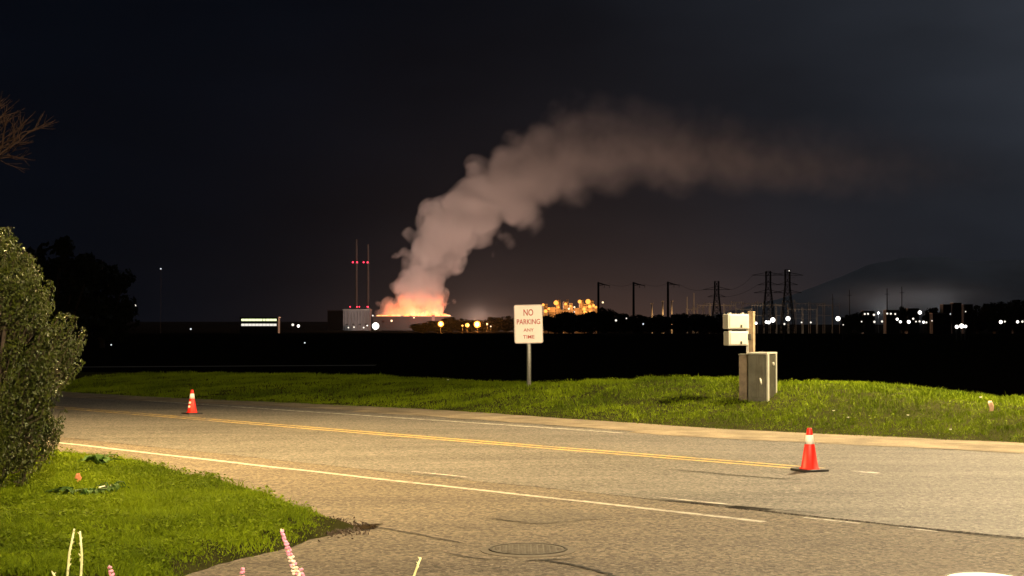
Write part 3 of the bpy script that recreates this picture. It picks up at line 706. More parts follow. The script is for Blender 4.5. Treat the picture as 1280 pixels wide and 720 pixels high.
# ================================================================ TREES
# bare twiggy tree reaching in at the left
tb = at(-75, 560, 26); t = thing('bare_tree', (tb.x, 26, -.1), 'bare reddish twigs of a tree at the upper left edge', 'tree')
tr = MB(); tr.tube([(0, 0, -.2), (.05, 0, 2.0), (0, .1, 4.0)], [.14, .11, .09], 10); tr.build('trunk', 'bark', t, True)
tw = MB()
def grow(p, d, l, r, depth):
    q = p + d * l * .5 + Vector((random.uniform(-1, 1), random.uniform(-1, 1), random.uniform(-.4, .6))) * l * .08; e = p + d * l + Vector((0, 0, .04 * l))
    tw.tube([p, q, e], [r, r * .8, r * .6], 5 if depth > 2 else 3, False)
    if depth == 0: return
    for i in range(3 if depth > 1 else 4):
        nd = (d + Vector((random.uniform(-1, 1), random.uniform(-1, 1), random.uniform(-.55, .75))) * .72).normalized()
        grow(p.lerp(e, random.uniform(.45, 1.0)), nd, l * random.uniform(.62, .80), r * .55, depth - 1)
random.seed(12)
for a in range(6):
    an = a * 1.05 + .2; grow(Vector((0, .1, 3.7)), Vector((math.cos(an) * .75, math.sin(an) * .7, .7)).normalized(), .95, .05, 4)
tw.build('branches', 'twig', t)

# dark crowned trees
def tree_proto(name, w, h, nl, seed, label, cat, group, mat='far_leaf', leaf=.06, trunk_h=.25, flat=1.0):
    rs = np.random.default_rng(seed); t = thing(name, (0, 0, 0), label, cat, group)
    tm = MB(); tm.tube([(0, 0, -.5), (0, 0, h * trunk_h), (w * .03, 0, h * .7)], [w * .045, w * .035, w * .012], 7)
    for i in range(5):
        a = i * 1.26; tm.tube([(0, 0, h * trunk_h), (w * .15 * math.cos(a), w * .15 * math.sin(a), h * (trunk_h + .2)), (w * .3 * math.cos(a), w * .3 * math.sin(a), h * .65)], [w * .02, w * .014, w * .006], 5)
    tm.build('trunk', 'bark', t)
    nc = 46; C = []
    while len(C) < nc:
        q = rs.uniform(-1, 1, 3)
        if (q ** 2).sum() < 1: C.append(q)
    C = np.array(C) * np.array([w * .42, w * .42, h * .44]) + np.array([0, 0, h * .5]); cr = rs.uniform(.10, .2, nc) * w
    idx = rs.integers(0, nc, nl); dv = rs.normal(size=(nl, 3)); dv /= np.linalg.norm(dv, axis=1, keepdims=True); rr_ = rs.uniform(.3, 1, nl) ** .5
    P = C[idx] + dv * (cr[idx] * rr_)[:, None] * np.array([1, 1, .8 * flat]); obj('crown', leafmesh('crown', P, dv + rs.normal(size=(nl, 3)) * .5, rs.uniform(.6, 1.3, nl) * leaf * w, .6), mat, t)
    return t
protos = {}
def place_tree(px, pbase, ptop, wpx, Y, variant, label, group, rz=0, zb=None):
    key = variant
    if key not in protos:
        protos[key] = tree_proto('tree', 10, 10, 4200, 40 + variant, label, 'tree', group, leaf=.04, trunk_h=.05); o = protos[key]
    else: o = copy_tree(protos[key])
    tag(o, label, 'tree', group); p = at(px, HOR + 2, Y); zb_ = gz(Y)
    htop = at(px, ptop, Y).z - zb_; wm = wpx * Y / F
    o.location = (p.x, Y, zb_); o.scale = (wm / 9, wm / 9, htop / 10); o.rotation_euler = (0, 0, rz); return o
G1 = 'dark trees on the left horizon'
place_tree(70, 0, 292, 120, 150, 0, 'tall black tree silhouette beside the glossy shrub', None)
place_tree(128, 0, 318, 80, 165, 1, 'lower black tree silhouette right of the tall dark one', None, 1)
place_tree(-10, 0, 300, 120, 140, 1, 'black tree silhouette hidden mostly by the glossy shrub', None, 2)
G2 = 'dark trees in front of the amber lit plant'
for i, (px, pt, w) in enumerate([(694, 391, 44), (716, 388, 40), (738, 389, 34), (757, 383, 34), (775, 390, 30), (797, 393, 34), (822, 392, 40), (852, 390, 34), (876, 392, 36), (898, 392, 34)]):
    place_tree(px, 0, pt, w, 1150 + 25 * (i % 3), i % 3, 'black tree silhouette in front of the amber lit plant', G2, i * 1.3)
G3 = 'dark trees below the fire'
for i, (px, pt, w) in enumerate([(528, 403, 30), (548, 400, 34), (561, 396, 24), (579, 397.5, 28), (588, 399, 40), (617, 396, 22), (633, 394, 34), (604, 401, 30)]):
    place_tree(px, 0, pt, w, 2600 + 30 * i, i % 3, 'small black tree silhouette near the fire\'s orange lamps', G3, i)
G4 = 'dark trees on the right horizon'
for i, (px, pt, w) in enumerate([(1075, 388, 26), (1130, 381, 14), (1165, 384, 22), (1222, 380, 36), (1246, 375, 44), (1276, 374, 46), (1300, 375, 40), (1190, 391, 24), (1060, 393, 18)]):
    place_tree(px, 0, pt, w, 1500 + 40 * (i % 4), i % 3, 'black tree silhouette among the town lights at right', G4, i * .7)

# ================================================================ FAR PLANT WITH THE FIRE
YF = 3300.0; KF = YF / F
def P3(px, py, Y=YF): return at(px, py, Y)
GZF = gz(YF)
def hpx(py, Y=YF): return at(640, py, Y).z - gz(Y)
# twin stacks
def red(parent, loc, r=2.0): 
    o = ball(r, 8).build('beacon', 'lamp_red', parent, True); o.location = loc; return o
for px, top, lab in ((445.5, 299, 'left tall chimney stack with red beacons beside the smoke'), (460, 305, 'right tall chimney stack with red beacons beside the smoke')):
    p = P3(px, HOR, YF + 60); h = hpx(top, YF + 60)
    t = thing('chimney_stack', (p.x, YF + 60, GZF), lab, 'chimney')
    MB().lathe([(3.4, 0), (2.8, h * .4), (2.0, h * .985), (2.3, h * .985), (2.3, h), (1.6, h)], 20).build('shaft', 'stack_concrete', t, True)
    for py, dxs in ((328, (-4.2, 1.2) if px < 450 else (-5.2, -.2)), (383.5, (-7.5, 1.2, 4.2) if px < 450 else (-.5, 0.6))):
        z = hpx(py, YF + 60)
        MB().lathe([(3, z - 2.6), (4.2, z - 2.2), (4.2, z - 1.2), (3, z - 1.2)], 20).build('platform', 'steel_far', t)
        for dx in dxs: red(t, (dx * KF, -8, z), 1.75 if py < 350 else 1.35)
# boiler block
p = P3(447, HOR, YF - 30); t = thing('boiler_house', (p.x, YF - 30, GZF), 'grey boiler block at the foot of the two chimneys', 'building')
hb = hpx(388, YF - 30); MB().box((0, 0, hb / 2), (33 * KF, 45, hb)).build('wall', 'concrete_far', t)
MB().box((0, 0, hb + 1.2), (33.6 * KF, 46, 2.4)).build('parapet', 'steel_far', t)
for i in range(8): MB().box((-14 * KF + i * 4 * KF, -23.1, hb * .5), (.8, 1.0, hb * .94)).build('rib', 'steel_far', t)
for i in range(4): MB().box((-12 * KF + i * 8 * KF, -23.0, hb * .3), (3.2 * KF, .6, 3)).build('louvre', 'dark_shed', t)
p = P3(421, HOR, YF + 30); t = thing('plant_block', (p.x, YF + 30, GZF), 'dark block left of the grey boiler building', 'building'); h2 = hpx(389, YF + 30)
MB().box((0, 0, h2 / 2), (20 * KF, 50, h2)).build('wall', 'dark_shed', t); MB().box((0, 0, h2 + .8), (20.5 * KF, 51, 1.6)).build('parapet', 'steel_far', t)
# burning battery hall: long low hall
xL, xR = P3(468, HOR).x, P3(566, HOR).x; hr = hpx(395.2)
t = thing('burning_hall', ((xL + xR) / 2, YF, GZF), 'long dark hall with fire and smoke pouring from its roof', 'building'); wd = xR - xL
MB().box((0, 0, hr / 2), (wd, 60, hr)).build('wall', 'dark_shed', t)
for i in range(9): MB().box((-wd / 2 + wd * (i + .5) / 9, -30.3, hr * .42), (wd / 9 * .93, .5, hr * .7)).build('wall_panel', 'dark_shed', t)
MB().box((0, -30.4, hr - .8), (wd * 1.005, 1.0, 1.0)).build('gutter', 'steel_far', t)
MB().box((wd * .26, -31.5, hr * .55), (6, 2.5, hr * 1.05)).build('vent_shaft', 'concrete_far', t)
# flames: many tongues along the roof edge
tf = thing('flames', ((xL + xR) / 2, YF, GZF + hr), 'orange flames along the roof of the burning hall', 'fire')
fl = MB(); random.seed(3)
for i in range(70):
    x = random.uniform(-.46, .46) * wd; big = math.exp(-((x / wd - .12) / .26) ** 2); hgt = (3 + 9 * big) * random.uniform(.4, 1.1); r = random.uniform(2.2, 4.5)
    if -.40 < x / wd < -.28 and False: continue
    y = random.uniform(-27, -18); a = random.uniform(-.2, .3)
    fl.lathe([(r * .7, 0), (r, hgt * .22), (r * .7, hgt * .5), (r * .3, hgt * .8), (r * .04, hgt)], 7, (x, y, -.3))
fl.build('tongue', 'flame', tf, True, kind='stuff')
def plight(name, parent, loc, power, col, rad):
    l = bpy.data.lights.new(name, 'POINT'); l.energy = power; l.color = col; l.shadow_soft_size = rad; o = obj(name, l, None, parent); o.location = loc; return o
for x in (-.30, .02, .30): plight('fire_and_plume_light', tf, (x * wd, -50, 3), (.6e5 if x > -.1 else .25e5), (1.0, .15, .05), 5)
plight('fire_and_plume_light', tf, (.86 * wd, -330, 2), 8.6e6, (1.0, .63, .49), 10)  # added light far in front of the hall, brightens the whole plume

# smoke plume
SB = P3(518, 394, YF)
nodes_px = [(516, 400, 62), (516, 380, 62), (524, 350, 58), (542, 315, 62), (560, 285, 74), (590, 250, 84), (630, 225, 86), (680, 200, 88), (730, 183, 88), (790, 178, 84), (850, 180, 82), (920, 188, 80), (990, 195, 84), (1060, 198, 88), (1130, 200, 90), (1220, 202, 90), (1310, 204, 86)]
pts_ = []
for i in range(len(nodes_px) - 1):
    for k_ in range(3):
        u = k_ / 3; a, c = nodes_px[i], nodes_px[i + 1]; pts_.append(tuple(a[j] * (1 - u) + c[j] * u for j in range(3)))
pts_.append(nodes_px[-1]); hull = MB(); ctr = [Vector(((x - 518) * KF, 0, (394 - y) * KF)) for x, y, r in pts_]
hull.tube(ctr, [r * KF for x, y, r in pts_], 24)
sm = hull.build('smoke_plume', None); sm.location = (SB.x, YF + 6, SB.z); sm.rotation_euler = (0, 0, 0)
for v in sm.data.vertices: v.co.y *= .62; v.co.z = max(v.co.z, -1.0)
tag(sm, 'thick pale smoke plume rising from the burning hall and drifting right', 'smoke'); sm['kind'] = 'stuff'
def smoke_mat():
    t = NT('smoke'); t.n.remove(t.b); c = t.N('ShaderNodeTexCoord'); sc = t.N('ShaderNodeVectorMath', operation='SCALE'); t.L(c.outputs['Object'], sc.inputs[0]); sc.inputs[3].default_value = 1 / KF
    sp = t.N('ShaderNodeSeparateXYZ'); t.L(sc.outputs[0], sp.inputs[0]); u, w, v = sp.outputs
    def curve(x, x0, x1, pts, lo, hi):
        f = t.maprange(x, x0, x1); n = t.N('ShaderNodeFloatCurve'); t.L(f, n.inputs['Value']); cm = n.mapping; cv = cm.curves[0]
        P = [((a - x0) / (x1 - x0), (b - lo) / (hi - lo)) for a, b in pts]
        while len(cv.points) < len(P): cv.points.new(.5, .5)
        for q, (a, b) in zip(cv.points, P): q.location = (a, b); q.handle_type = 'AUTO_CLAMPED'
        cm.update(); return t.math('MULTIPLY_ADD', n.outputs[0], hi - lo, lo)
    cx = curve(v, -6, 200, [(-6, -3), (10, -1), (40, 7), (60, 20), (90, 37), (115, 52), (140, 66), (170, 90), (200, 120)], -20, 140)
    rx = curve(v, -6, 200, [(-6, 46), (10, 46), (28, 42), (48, 36), (70, 39), (90, 44), (115, 50), (140, 50), (165, 38), (200, 10)], 0, 80)
    cz = curve(u, 0, 800, [(0, 60), (42, 122), (82, 142), (122, 162), (162, 186), (202, 206), (252, 214), (312, 210), (382, 203), (442, 199), (512, 196), (620, 194), (800, 190)], 0, 260)
    rz = curve(u, 0, 800, [(0, 10), (30, 32), (82, 54), (122, 61), (162, 68), (202, 70), (252, 68), (312, 64), (382, 60), (442, 58), (512, 62), (620, 64), (800, 60)], 0, 80)
    dn = curve(u, -60, 800, [(-60, 1), (60, 1.0), (110, .5), (150, .28), (200, .15), (260, .10), (330, .095), (420, .075), (500, .045), (600, .018), (700, .005), (800, 0)], 0, 1)
    def dist(a, b, r, wr):
        p = t.math('DIVIDE', t.math('SUBTRACT', a, b), r); q = t.math('DIVIDE', w, wr)
        return t.math('SQRT', t.math('ADD', t.math('MULTIPLY', p, p), t.math('MULTIPLY', q, q)))
    d1 = t.math('ADD', dist(u, cx, rx, t.math('MULTIPLY', rx, .62)), t.maprange(v, 160, 185, 0, 3)); d2 = t.math('ADD', dist(v, cz, rz, t.math('MULTIPLY', rz, .62)), t.maprange(u, 40, 15, 0, 3))
    d = t.math('SMOOTH_MIN', d1, d2, .12)
    # billows: rounded cells (cauliflower) at two sizes plus turbulence, coarser downwind
    wp = t.N('ShaderNodeTexNoise'); t.L(sc.outputs[0], wp.inputs['Vector']); wp.inputs['Scale'].default_value = .035; wp.inputs['Detail'].default_value = 2
    wv = t.N('ShaderNodeVectorMath', operation='MULTIPLY_ADD'); t.L(wp.outputs['Color'], wv.inputs[0]); wv.inputs[1].default_value = (16, 16, 16); t.L(sc.outputs[0], wv.inputs[2])
    def cell(scale):
        n = t.N('ShaderNodeTexVoronoi', feature='F1'); t.L(wv.outputs[0], n.inputs['Vector']); n.inputs['Scale'].default_value = scale; return n.outputs['Distance']
    b1, b2 = cell(.027), cell(.060); n1 = t.noise(sc.outputs[0], .05, 4, .6)
    bump = t.math('ADD', t.math('ADD', t.math('MULTIPLY', b1, .85), t.math('MULTIPLY', b2, t.maprange(v, 15, 110, .62, .22))), t.math('MULTIPLY', n1, .30))
    dd = t.math('ADD', d, t.math('MULTIPLY', t.math('SUBTRACT', bump, t.maprange(v, 15, 110, .86, .73)), t.maprange(u, 90, 260, 1.0, .42)))
    soft = t.maprange(u, 30, 240, .16, .95)
    inside = t.maprange(dd, 1.0, t.math('SUBTRACT', 1.0, soft), 0, 1, True)
    low = t.maprange(v, 2, -3, 1, 1)
    wisp = t.maprange(n1, .34, .66, .55, 1.35)
    veil = t.math('ADD', t.maprange(t.math('SUBTRACT', v, cz), -14, 26, 1.0, .42, True), t.maprange(u, 80, 30, 0, 1)); veil = t.math('MINIMUM', veil, 1.0)
    dens = t.math('MULTIPLY', t.math('MULTIPLY', t.math('MULTIPLY', inside, dn), wisp), veil)
    vol = t.N('ShaderNodeVolumePrincipled'); vol.inputs['Color'].default_value = (.86, .82, .79, 1); vol.inputs['Anisotropy'].default_value = 0.0
    t.L(t.math('MULTIPLY', dens, .16), vol.inputs['Density'])
    # fire inside the smoke and its light on the smoke, put in as emission
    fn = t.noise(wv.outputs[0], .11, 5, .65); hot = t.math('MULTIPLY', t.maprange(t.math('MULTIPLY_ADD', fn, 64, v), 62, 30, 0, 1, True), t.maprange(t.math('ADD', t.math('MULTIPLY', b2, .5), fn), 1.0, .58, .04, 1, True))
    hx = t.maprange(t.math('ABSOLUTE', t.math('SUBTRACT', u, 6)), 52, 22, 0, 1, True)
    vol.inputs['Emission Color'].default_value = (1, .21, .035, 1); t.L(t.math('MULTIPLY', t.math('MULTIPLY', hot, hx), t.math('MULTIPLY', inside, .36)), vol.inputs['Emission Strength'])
    t.L(vol.outputs[0], t.o.inputs['Volume']); t.m.cycles.volume_step_rate = 1.3
smoke_mat(); sm.data.materials.append(MATS['smoke'])

# ---- lamps on the horizon
LP = {}
def far_lamp(px, py, Y, rpx, mat, label, group=None, light=None, lcol=None, cat='lamp'):
    p = at(px, py, Y); t = thing('flood_lamp', (p.x, Y, gz(Y)), label, cat, group); h = p.z - gz(Y); k = Y / F
    if h > 1.2: MB().tube([(0, .5, 0), (0, .5, h)], .06 + h * .001, 6).build('pole', 'lattice', t)
    o = ball(rpx * k, 8).build('lamp_globe', mat, t, True); o.location = (0, 0, max(h, .6))
    if light: plight('glow', t, (0, -rpx * k * 1.6, max(h, 2)), light, lcol, rpx * k * .6)
    return t
Gp = 'small lamps around the burning hall'
far_lamp(469.5, 407.5, YF - 120, 4.3, 'lamp_white', 'brightest white floodlight at the foot of the chimneys', None, 4e5, (1, .97, .92))
far_lamp(551, 405, 2450, 3.8, 'lamp_orange', 'bright orange lamp below the right end of the fire', None, 1.6e6, (1, .36, .06))
far_lamp(596.5, 405.5, 2450, 4.4, 'lamp_orange', 'largest orange lamp, right of the burning hall', None, 2.6e6, (1, .34, .05))
far_lamp(584, 406.5, 2450, 2.6, 'lamp_amber', 'amber lamp just left of the largest orange lamp')
far_lamp(578, 407, 2450, 1.1, 'lamp_amber', 'small amber lamp left of the orange pair')
far_lamp(609, 405, 2450, 1.1, 'lamp_warm', 'small warm lamp right of the largest orange lamp')
far_lamp(613.5, 408, 2450, .8, 'lamp_dim', 'faint white lamp right of the orange lamps')
for px, py in ((435.5, 409.5), (442.5, 409), (454.5, 409.5), (459, 407)): far_lamp(px, py, YF - 120, .95, 'lamp_dim', 'small white lamp along the foot of the boiler block', Gp)
far_lamp(466, 394.5, YF - 60, 1.0, 'lamp_dim', 'white lamp at roof level between boiler block and hall')
far_lamp(489.5, 401, YF - 60, 1.3, 'lamp_warm', 'warm lamp on the front of the burning hall')
far_lamp(517.5, 397, YF - 60, .9, 'lamp_warm', 'small warm lamp under the roof edge of the hall')
far_lamp(625.5, 405, YF - 200, .8, 'lamp_dim', 'left of two faint lamps by the sign'); far_lamp(632, 404.5, YF - 200, .8, 'lamp_dim', 'right of two faint lamps by the sign')
# pale wall line below
p0, p1 = P3(478, 414.3, YF - 400), P3(632, 414.3, YF - 400)
o = MB().box(((p0.x + p1.x) / 2, YF - 400, GZF + 1.0), (p1.x - p0.x, 1.5, 2.0)).build('boundary_wall', 'concrete_far'); tag(o, 'long pale boundary wall in front of the burning hall', 'wall')
# lit low building at left
Yb = 2200; pL, pR = at(303, HOR, Yb), at(347, HOR, Yb); t = thing('lit_building', ((pL.x + pR.x) / 2, Yb, gz(Yb)), 'long low building with two pale green lit window bands', 'building'); wdt = pR.x - pL.x; hh_ = at(0, 397, Yb).z - gz(Yb)
MB().box((0, 0, hh_ / 2), (wdt + 4, 18, hh_)).build('wall', 'dark_shed', t); MB().box((0, 0, hh_ + .4), (wdt + 6, 20, .8)).build('roof', 'steel_far', t)
for y0, y1, mt in ((398.6, 401.2, 'window_green'), (404.6, 407.4, 'window_pale')):
    z0, z1 = at(0, y1, Yb).z - gz(Yb), at(0, y0, Yb).z - gz(Yb); z0 = max(z0, -5)
    for i in range(10):
        if mt == 'window_green' and i == 6: w_ = .7
        else: w_ = .93
        MB().box((-wdt / 2 + wdt * (i + .5) / 10, -9.2, (z0 + z1) / 2), (wdt / 10 * w_, .3, z1 - z0)).build('window', mt, t)
far_lamp(366, 406, 2150, 1.6, 'lamp_dim', 'warm lamp right of the green lit building'); far_lamp(373, 407.5, 2150, 1.7, 'lamp_white', 'white lamp right of the green lit building')
Gl = 'row of lamps beyond the shrub'
for px, py, r in ((84, 413.5, 1.2), (94.5, 413, 1.7), (102, 413.3, .8), (106.5, 413.3, 1.2), (118.5, 413.5, 1.5)): far_lamp(px, py, 260, r, 'lamp_dim', 'white lamp in the row beyond the glossy shrub', Gl)
far_lamp(169, 382, 900, 1.2, 'lamp_dim', 'single high lamp over the dark left horizon'); far_lamp(201, 336, 2500, .9, 'lamp_faint', 'faint high beacon above the dark left field'); far_lamp(238.5, 411.3, 900, 1.1, 'lamp_faint', 'faint low lamp left of the green lit building')
far_lamp(139, 431, 110, .9, 'lamp_faint', 'faint lamp low in the dark left field'); far_lamp(381, 428.5, 120, .9, 'lamp_faint', 'faint lamp low in the field below the green lit building')

# ---- amber lit power plant (centre)
YP = 2000.0; KP = YP / F; pc_ = at(713, HOR, YP); t = thing('power_plant', (pc_.x, YP, gz(YP)), 'amber lit power plant with towers and pipework behind dark trees', 'power plant')
def zpx(py): return at(640, py, YP).z - gz(YP)
def xpx(px): return (px - 713) * KP
random.seed(5)
for px, w, top in ((682, 5, 380), (690, 8, 384), (697, 4, 375), (707, 6, 377), (714, 4, 379), (721, 6, 385), (726, 4, 375), (732, 6, 380), (738, 8, 376), (745, 5, 382)):
    h = zpx(top); MB().box((xpx(px), 0, h / 2), (w * KP, 7, h)).build('tower', 'mast_pale', t)
    for q in range(3): MB().box((xpx(px), 0, h * (.55 + .2 * q)), (w * KP * 1.15, 8, .5)).build('deck', 'steel_far', t)
for px in (697, 707, 726, 737): h = zpx(374.5); MB().lathe([(1.5, 0), (1.5, h), (1.1, h)], 12, (xpx(px) + 2.5, -1, 0)).build('stack', 'mast_pale', t, True)
for a, c, py in ((680, 700, 386), (698, 730, 388), (720, 747, 387), (684, 712, 390), (728, 748, 383)): MB().tube([(xpx(a), -4.2, zpx(py)), (xpx(c), -4.2, zpx(py))], .8, 8).build('pipe', 'mast_pale', t)
Gq = 'amber lamps on the lit power plant'
for px, py, r in ((679, 381, 1.5), (695, 378.5, 2.6), (707, 380, 1.5), (713, 382.5, 1.2), (724.5, 377, 2.0), (735, 377, 2.8), (737, 383, 2.0), (730, 386, 1.8), (682, 389, 2.0), (686, 386, 1.4), (742, 382, 1.5), (745, 384, 1.3), (711, 386, 1.0), (718, 384, 1.0), (731, 390, 1.8), (698, 384, 1.2), (738, 390, 1.5)):
    far_lamp(px, py, YP - 10, r * 1.12, 'lamp_amber' if r > 1.1 else 'lamp_warm', 'amber lamp on the lit power plant', Gq)
far_lamp(753.5, 378, YP - 10, 1.2, 'lamp_warm', 'single lamp right of the first tall pole')
far_lamp(718, 389.8, 1050, .8, 'lamp_dim', 'tiny white lamp in the trees below the amber plant'); far_lamp(770, 400.5, 1050, 1.3, 'lamp_dim', 'white lamp low in the trees right of the first tall pole'); far_lamp(783, 398, 1050, .8, 'lamp_dim', 'small lamp low in the trees at the second pole'); far_lamp(804, 405, 1050, 1.0, 'lamp_faint', 'faint lamp low between second and third pole')
for x in (-20, 5, 24): plight('plant_light', t, (x, -16, 30), .9e4, (1, .36, .08), 2)

# ---- tall arm poles
for i, (px, top) in enumerate(((748, 352.5), (792, 352.5), (835, 352))):
    Y = 1500; p = at(px, HOR, Y); k = Y / F; h = at(px, top, Y).z - gz(Y)
    t = thing('transmission_pole', (p.x, Y, gz(Y)), ('left', 'middle', 'right')[i] + ' one of the three tall dark poles with a side arm', 'utility pole', 'three tall arm poles')
    MB().lathe([(1.35, 0), (.95, h), (.5, h)], 12).build('mast', 'lattice', t, True)
    MB().tube([(0, 0, h - .8), (7 * k, 0, h - 2.4), (14.5 * k, 0, h - 3.6)], [.75, .6, .3], 6).build('arm', 'lattice', t); MB().tube([(0, 0, h - 3.2), (6 * k, 0, h - 2.9)], .35, 6).build('brace', 'lattice', t)
    for q in (7.5, 14): MB().tube([(q * k, 0, h - 2.4 - q * .08), (q * k, 0, h - 5.6)], .22, 6).build('insulator', 'lattice', t)
# ---- lit masts
for i, (px, top) in enumerate(((815, 379.5), (828.5, 376.5), (839.8, 376.5))):
    Y = 1700; p = at(px, HOR, Y); h = at(px, top, Y).z - gz(Y); t = thing('lit_mast', (p.x, Y, gz(Y)), ('left', 'thick middle', 'thin right')[i] + ' one of three amber lit masts above the dark trees', 'mast')
    MB().lathe([(.9 if i != 1 else 1.5, 0), (.6, h), (.3, h)], 10).build('shaft', 'mast_pale', t, True); MB().box((0, 0, h), (3, .5, .5)).build('crossarm', 'mast_pale', t)
    plight('glow', t, (1, -14, h * .35), 1.6e4 if i == 1 else .8e4, (1, .55, .2), 1)
# ---- lattice towers
def lattice(px, top, wpx, Y, label, arms, lean=0):
    p = at(px, HOR, Y); k = Y / F; h = at(px, top, Y).z - gz(Y); wb = wpx * k; wt = wb * .34; t = thing('lattice_tower', (p.x, Y, gz(Y)), label, 'pylon', 'lattice pylons')
    leg = []; 
    def cor(i, z): w = wb + (wt - wb) * min(1, z / (h * .75)); sx_, sy_ = ((-1, -1), (1, -1), (1, 1), (-1, 1))[i]; return Vector((sx_ * w / 2, sy_ * w / 2, z))
    for i in range(4): MB().tube([cor(i, 0), cor(i, h * .75), cor(i, h)], .42, 4).build('leg', 'lattice', t)
    br = MB(); nb = 9
    for s_ in range(nb):
        z0, z1 = h * s_ / nb, h * (s_ + 1) / nb
        for i in range(4): j = (i + 1) % 4; br.bar(cor(i, z0), cor(j, z1), .36); br.bar(cor(j, z0), cor(i, z1), .36); br.bar(cor(i, z1), cor(j, z1), .36)
    br.build('bracing', 'lattice', t, kind='stuff')
    for z, w in arms:
        m = MB(); zz = at(0, z, Y).z - gz(Y); ww_ = w * k / 2
        for sg in (-1, 1):
            for y_ in (-wt / 2, wt / 2): m.bar((0, y_, zz), (sg * ww_, 0, zz), .4); m.bar((0, y_, zz + 3.2), (sg * ww_, 0, zz), .4)
        m.build('crossarm', 'lattice', t)
    return t
lattice(896, 351.5, 15, 1600, 'single dark lattice pylon right of the three arm poles', ((362, 34), (371, 22)))
lattice(960.5, 339, 17, 1600, 'left one of two tall dark lattice pylons', ((344, 40), (356, 26), (366, 36)))
lattice(984.5, 337, 17, 1600, 'right one of two tall dark lattice pylons, with a beacon', ((344, 40), (356, 26), (366, 36)))
far = far_lamp(986.5, 338.5, 1590, .7, 'lamp_dim', 'tiny white beacon at the top of the right pylon')
# conductors between the pylons
def cable(a, c, sag, label):
    pts2 = [a.lerp(c, i / 14) - Vector((0, 0, sag * 4 * (i / 14) * (1 - i / 14))) for i in range(15)]
    o = MB().tube([q - a for q in pts2], .11, 4).build('power_line', 'lattice'); o.location = a; tag(o, label, 'power line', 'power lines between pylons')
for x0, y0, x1, y1 in ((913, 362, 941, 344), (905, 371, 947, 356), (980, 344, 996, 344), (848, 354.5, 880, 362), (804, 354.5, 836, 353.5), (761, 354.5, 793, 353.5)): cable(at(x0, y0, 1600), at(x1, y1, 1600), 3, 'thin dark power line strung between the pylons')
# ---- substation gantries
random.seed(9); YS = 1750.0; KS = YS / F
xsP = [858, 866, 872, 880, 888, 897, 906, 914, 921, 929, 940, 947, 955, 963, 971, 978, 986, 995, 1004, 1013, 1022, 1031, 1042, 1052]
for i in list(range(0, len(xsP) - 2, 2)) + list(range(1, len(xsP) - 2, 2)):
    a, c = xsP[i], xsP[i + 2]; top = random.choice((381, 383, 384.5, 386)); Y = YS + (random.choice((0, 15, 30)) if i % 2 == 0 else random.choice((70, 95))); top -= 0 if i % 2 == 0 else random.uniform(1.5, 5); p = at(a, HOR, Y); h = at(0, top, Y).z - gz(Y); w = (c - a) * KS * .92
    t = thing('substation_gantry', (p.x, Y, gz(Y)), 'pale steel substation gantry behind the meter boxes', 'gantry', 'substation gantries')
    for x in (0, w): MB().tube([(x, 0, 0), (x, 0, h + random.uniform(0, 2.5))], .30, 6).build('post', 'mast_pale', t)
    MB().box((w / 2, 0, h - .5), (w, .5, .45)).build('beam', 'mast_pale', t); MB().box((w / 2, 0, h * .62), (w * .96, .3, .25)).build('beam', 'mast_pale', t)
    for q in (.25, .5, .75): MB().tube([(w * q, 0, h - .7), (w * q, 0, h - 2.9)], .22, 6).build('insulator', 'mast_pale', t)
for px, top in ((859, 372), (867.5, 367)):
    p = at(px, HOR, YS); h = at(0, top, YS).z - gz(YS); t = thing('lightning_mast', (p.x, YS, gz(YS)), 'slender pale lightning mast, ' + ('left' if px < 862 else 'taller right') + ' one of two near the third pole', 'mast')
    MB().lathe([(.55, 0), (.35, h), (.1, h + 1)], 8).build('shaft', 'mast_pale', t); MB().box((0, 0, .4), (2, 2, .8)).build('footing', 'concrete_far', t)
for px, top in ((1062, 363), (1109, 361), (1127.5, 359), (1041, 368)):
    p = at(px, HOR, 1700); h = at(0, top, 1700).z - gz(1700); t = thing('slim_mast', (p.x, 1700, gz(1700)), 'slim dark mast standing among the town lights', 'mast', 'slim dark masts')
    MB().lathe([(.7, 0), (.4, h), (.1, h + 1)], 8).build('shaft', 'lattice', t); MB().box((0, 0, h * .88), (5, .4, .4)).build('crossarm', 'lattice', t)
ts = thing('added_yard_light', (at(905, HOR, 1700).x, 1700, gz(1700)), 'added amber lamp that lights the substation', 'lamp'); MB().tube([(0, 0, 0), (0, 0, 9)], .15, 6).build('pole', 'lattice', ts); o = ball(.5).build('lamp_globe', 'lamp_amber', ts); o.location = (0, 0, 9.3)
plight('glow', ts, (-25, -14, 14), 4.5e4, (1, .55, .24), 1); plight('glow', ts, (55, -14, 16), 3.6e4, (1, .8, .6), 1)  # added lights, set away from the globe to brighten the gantries

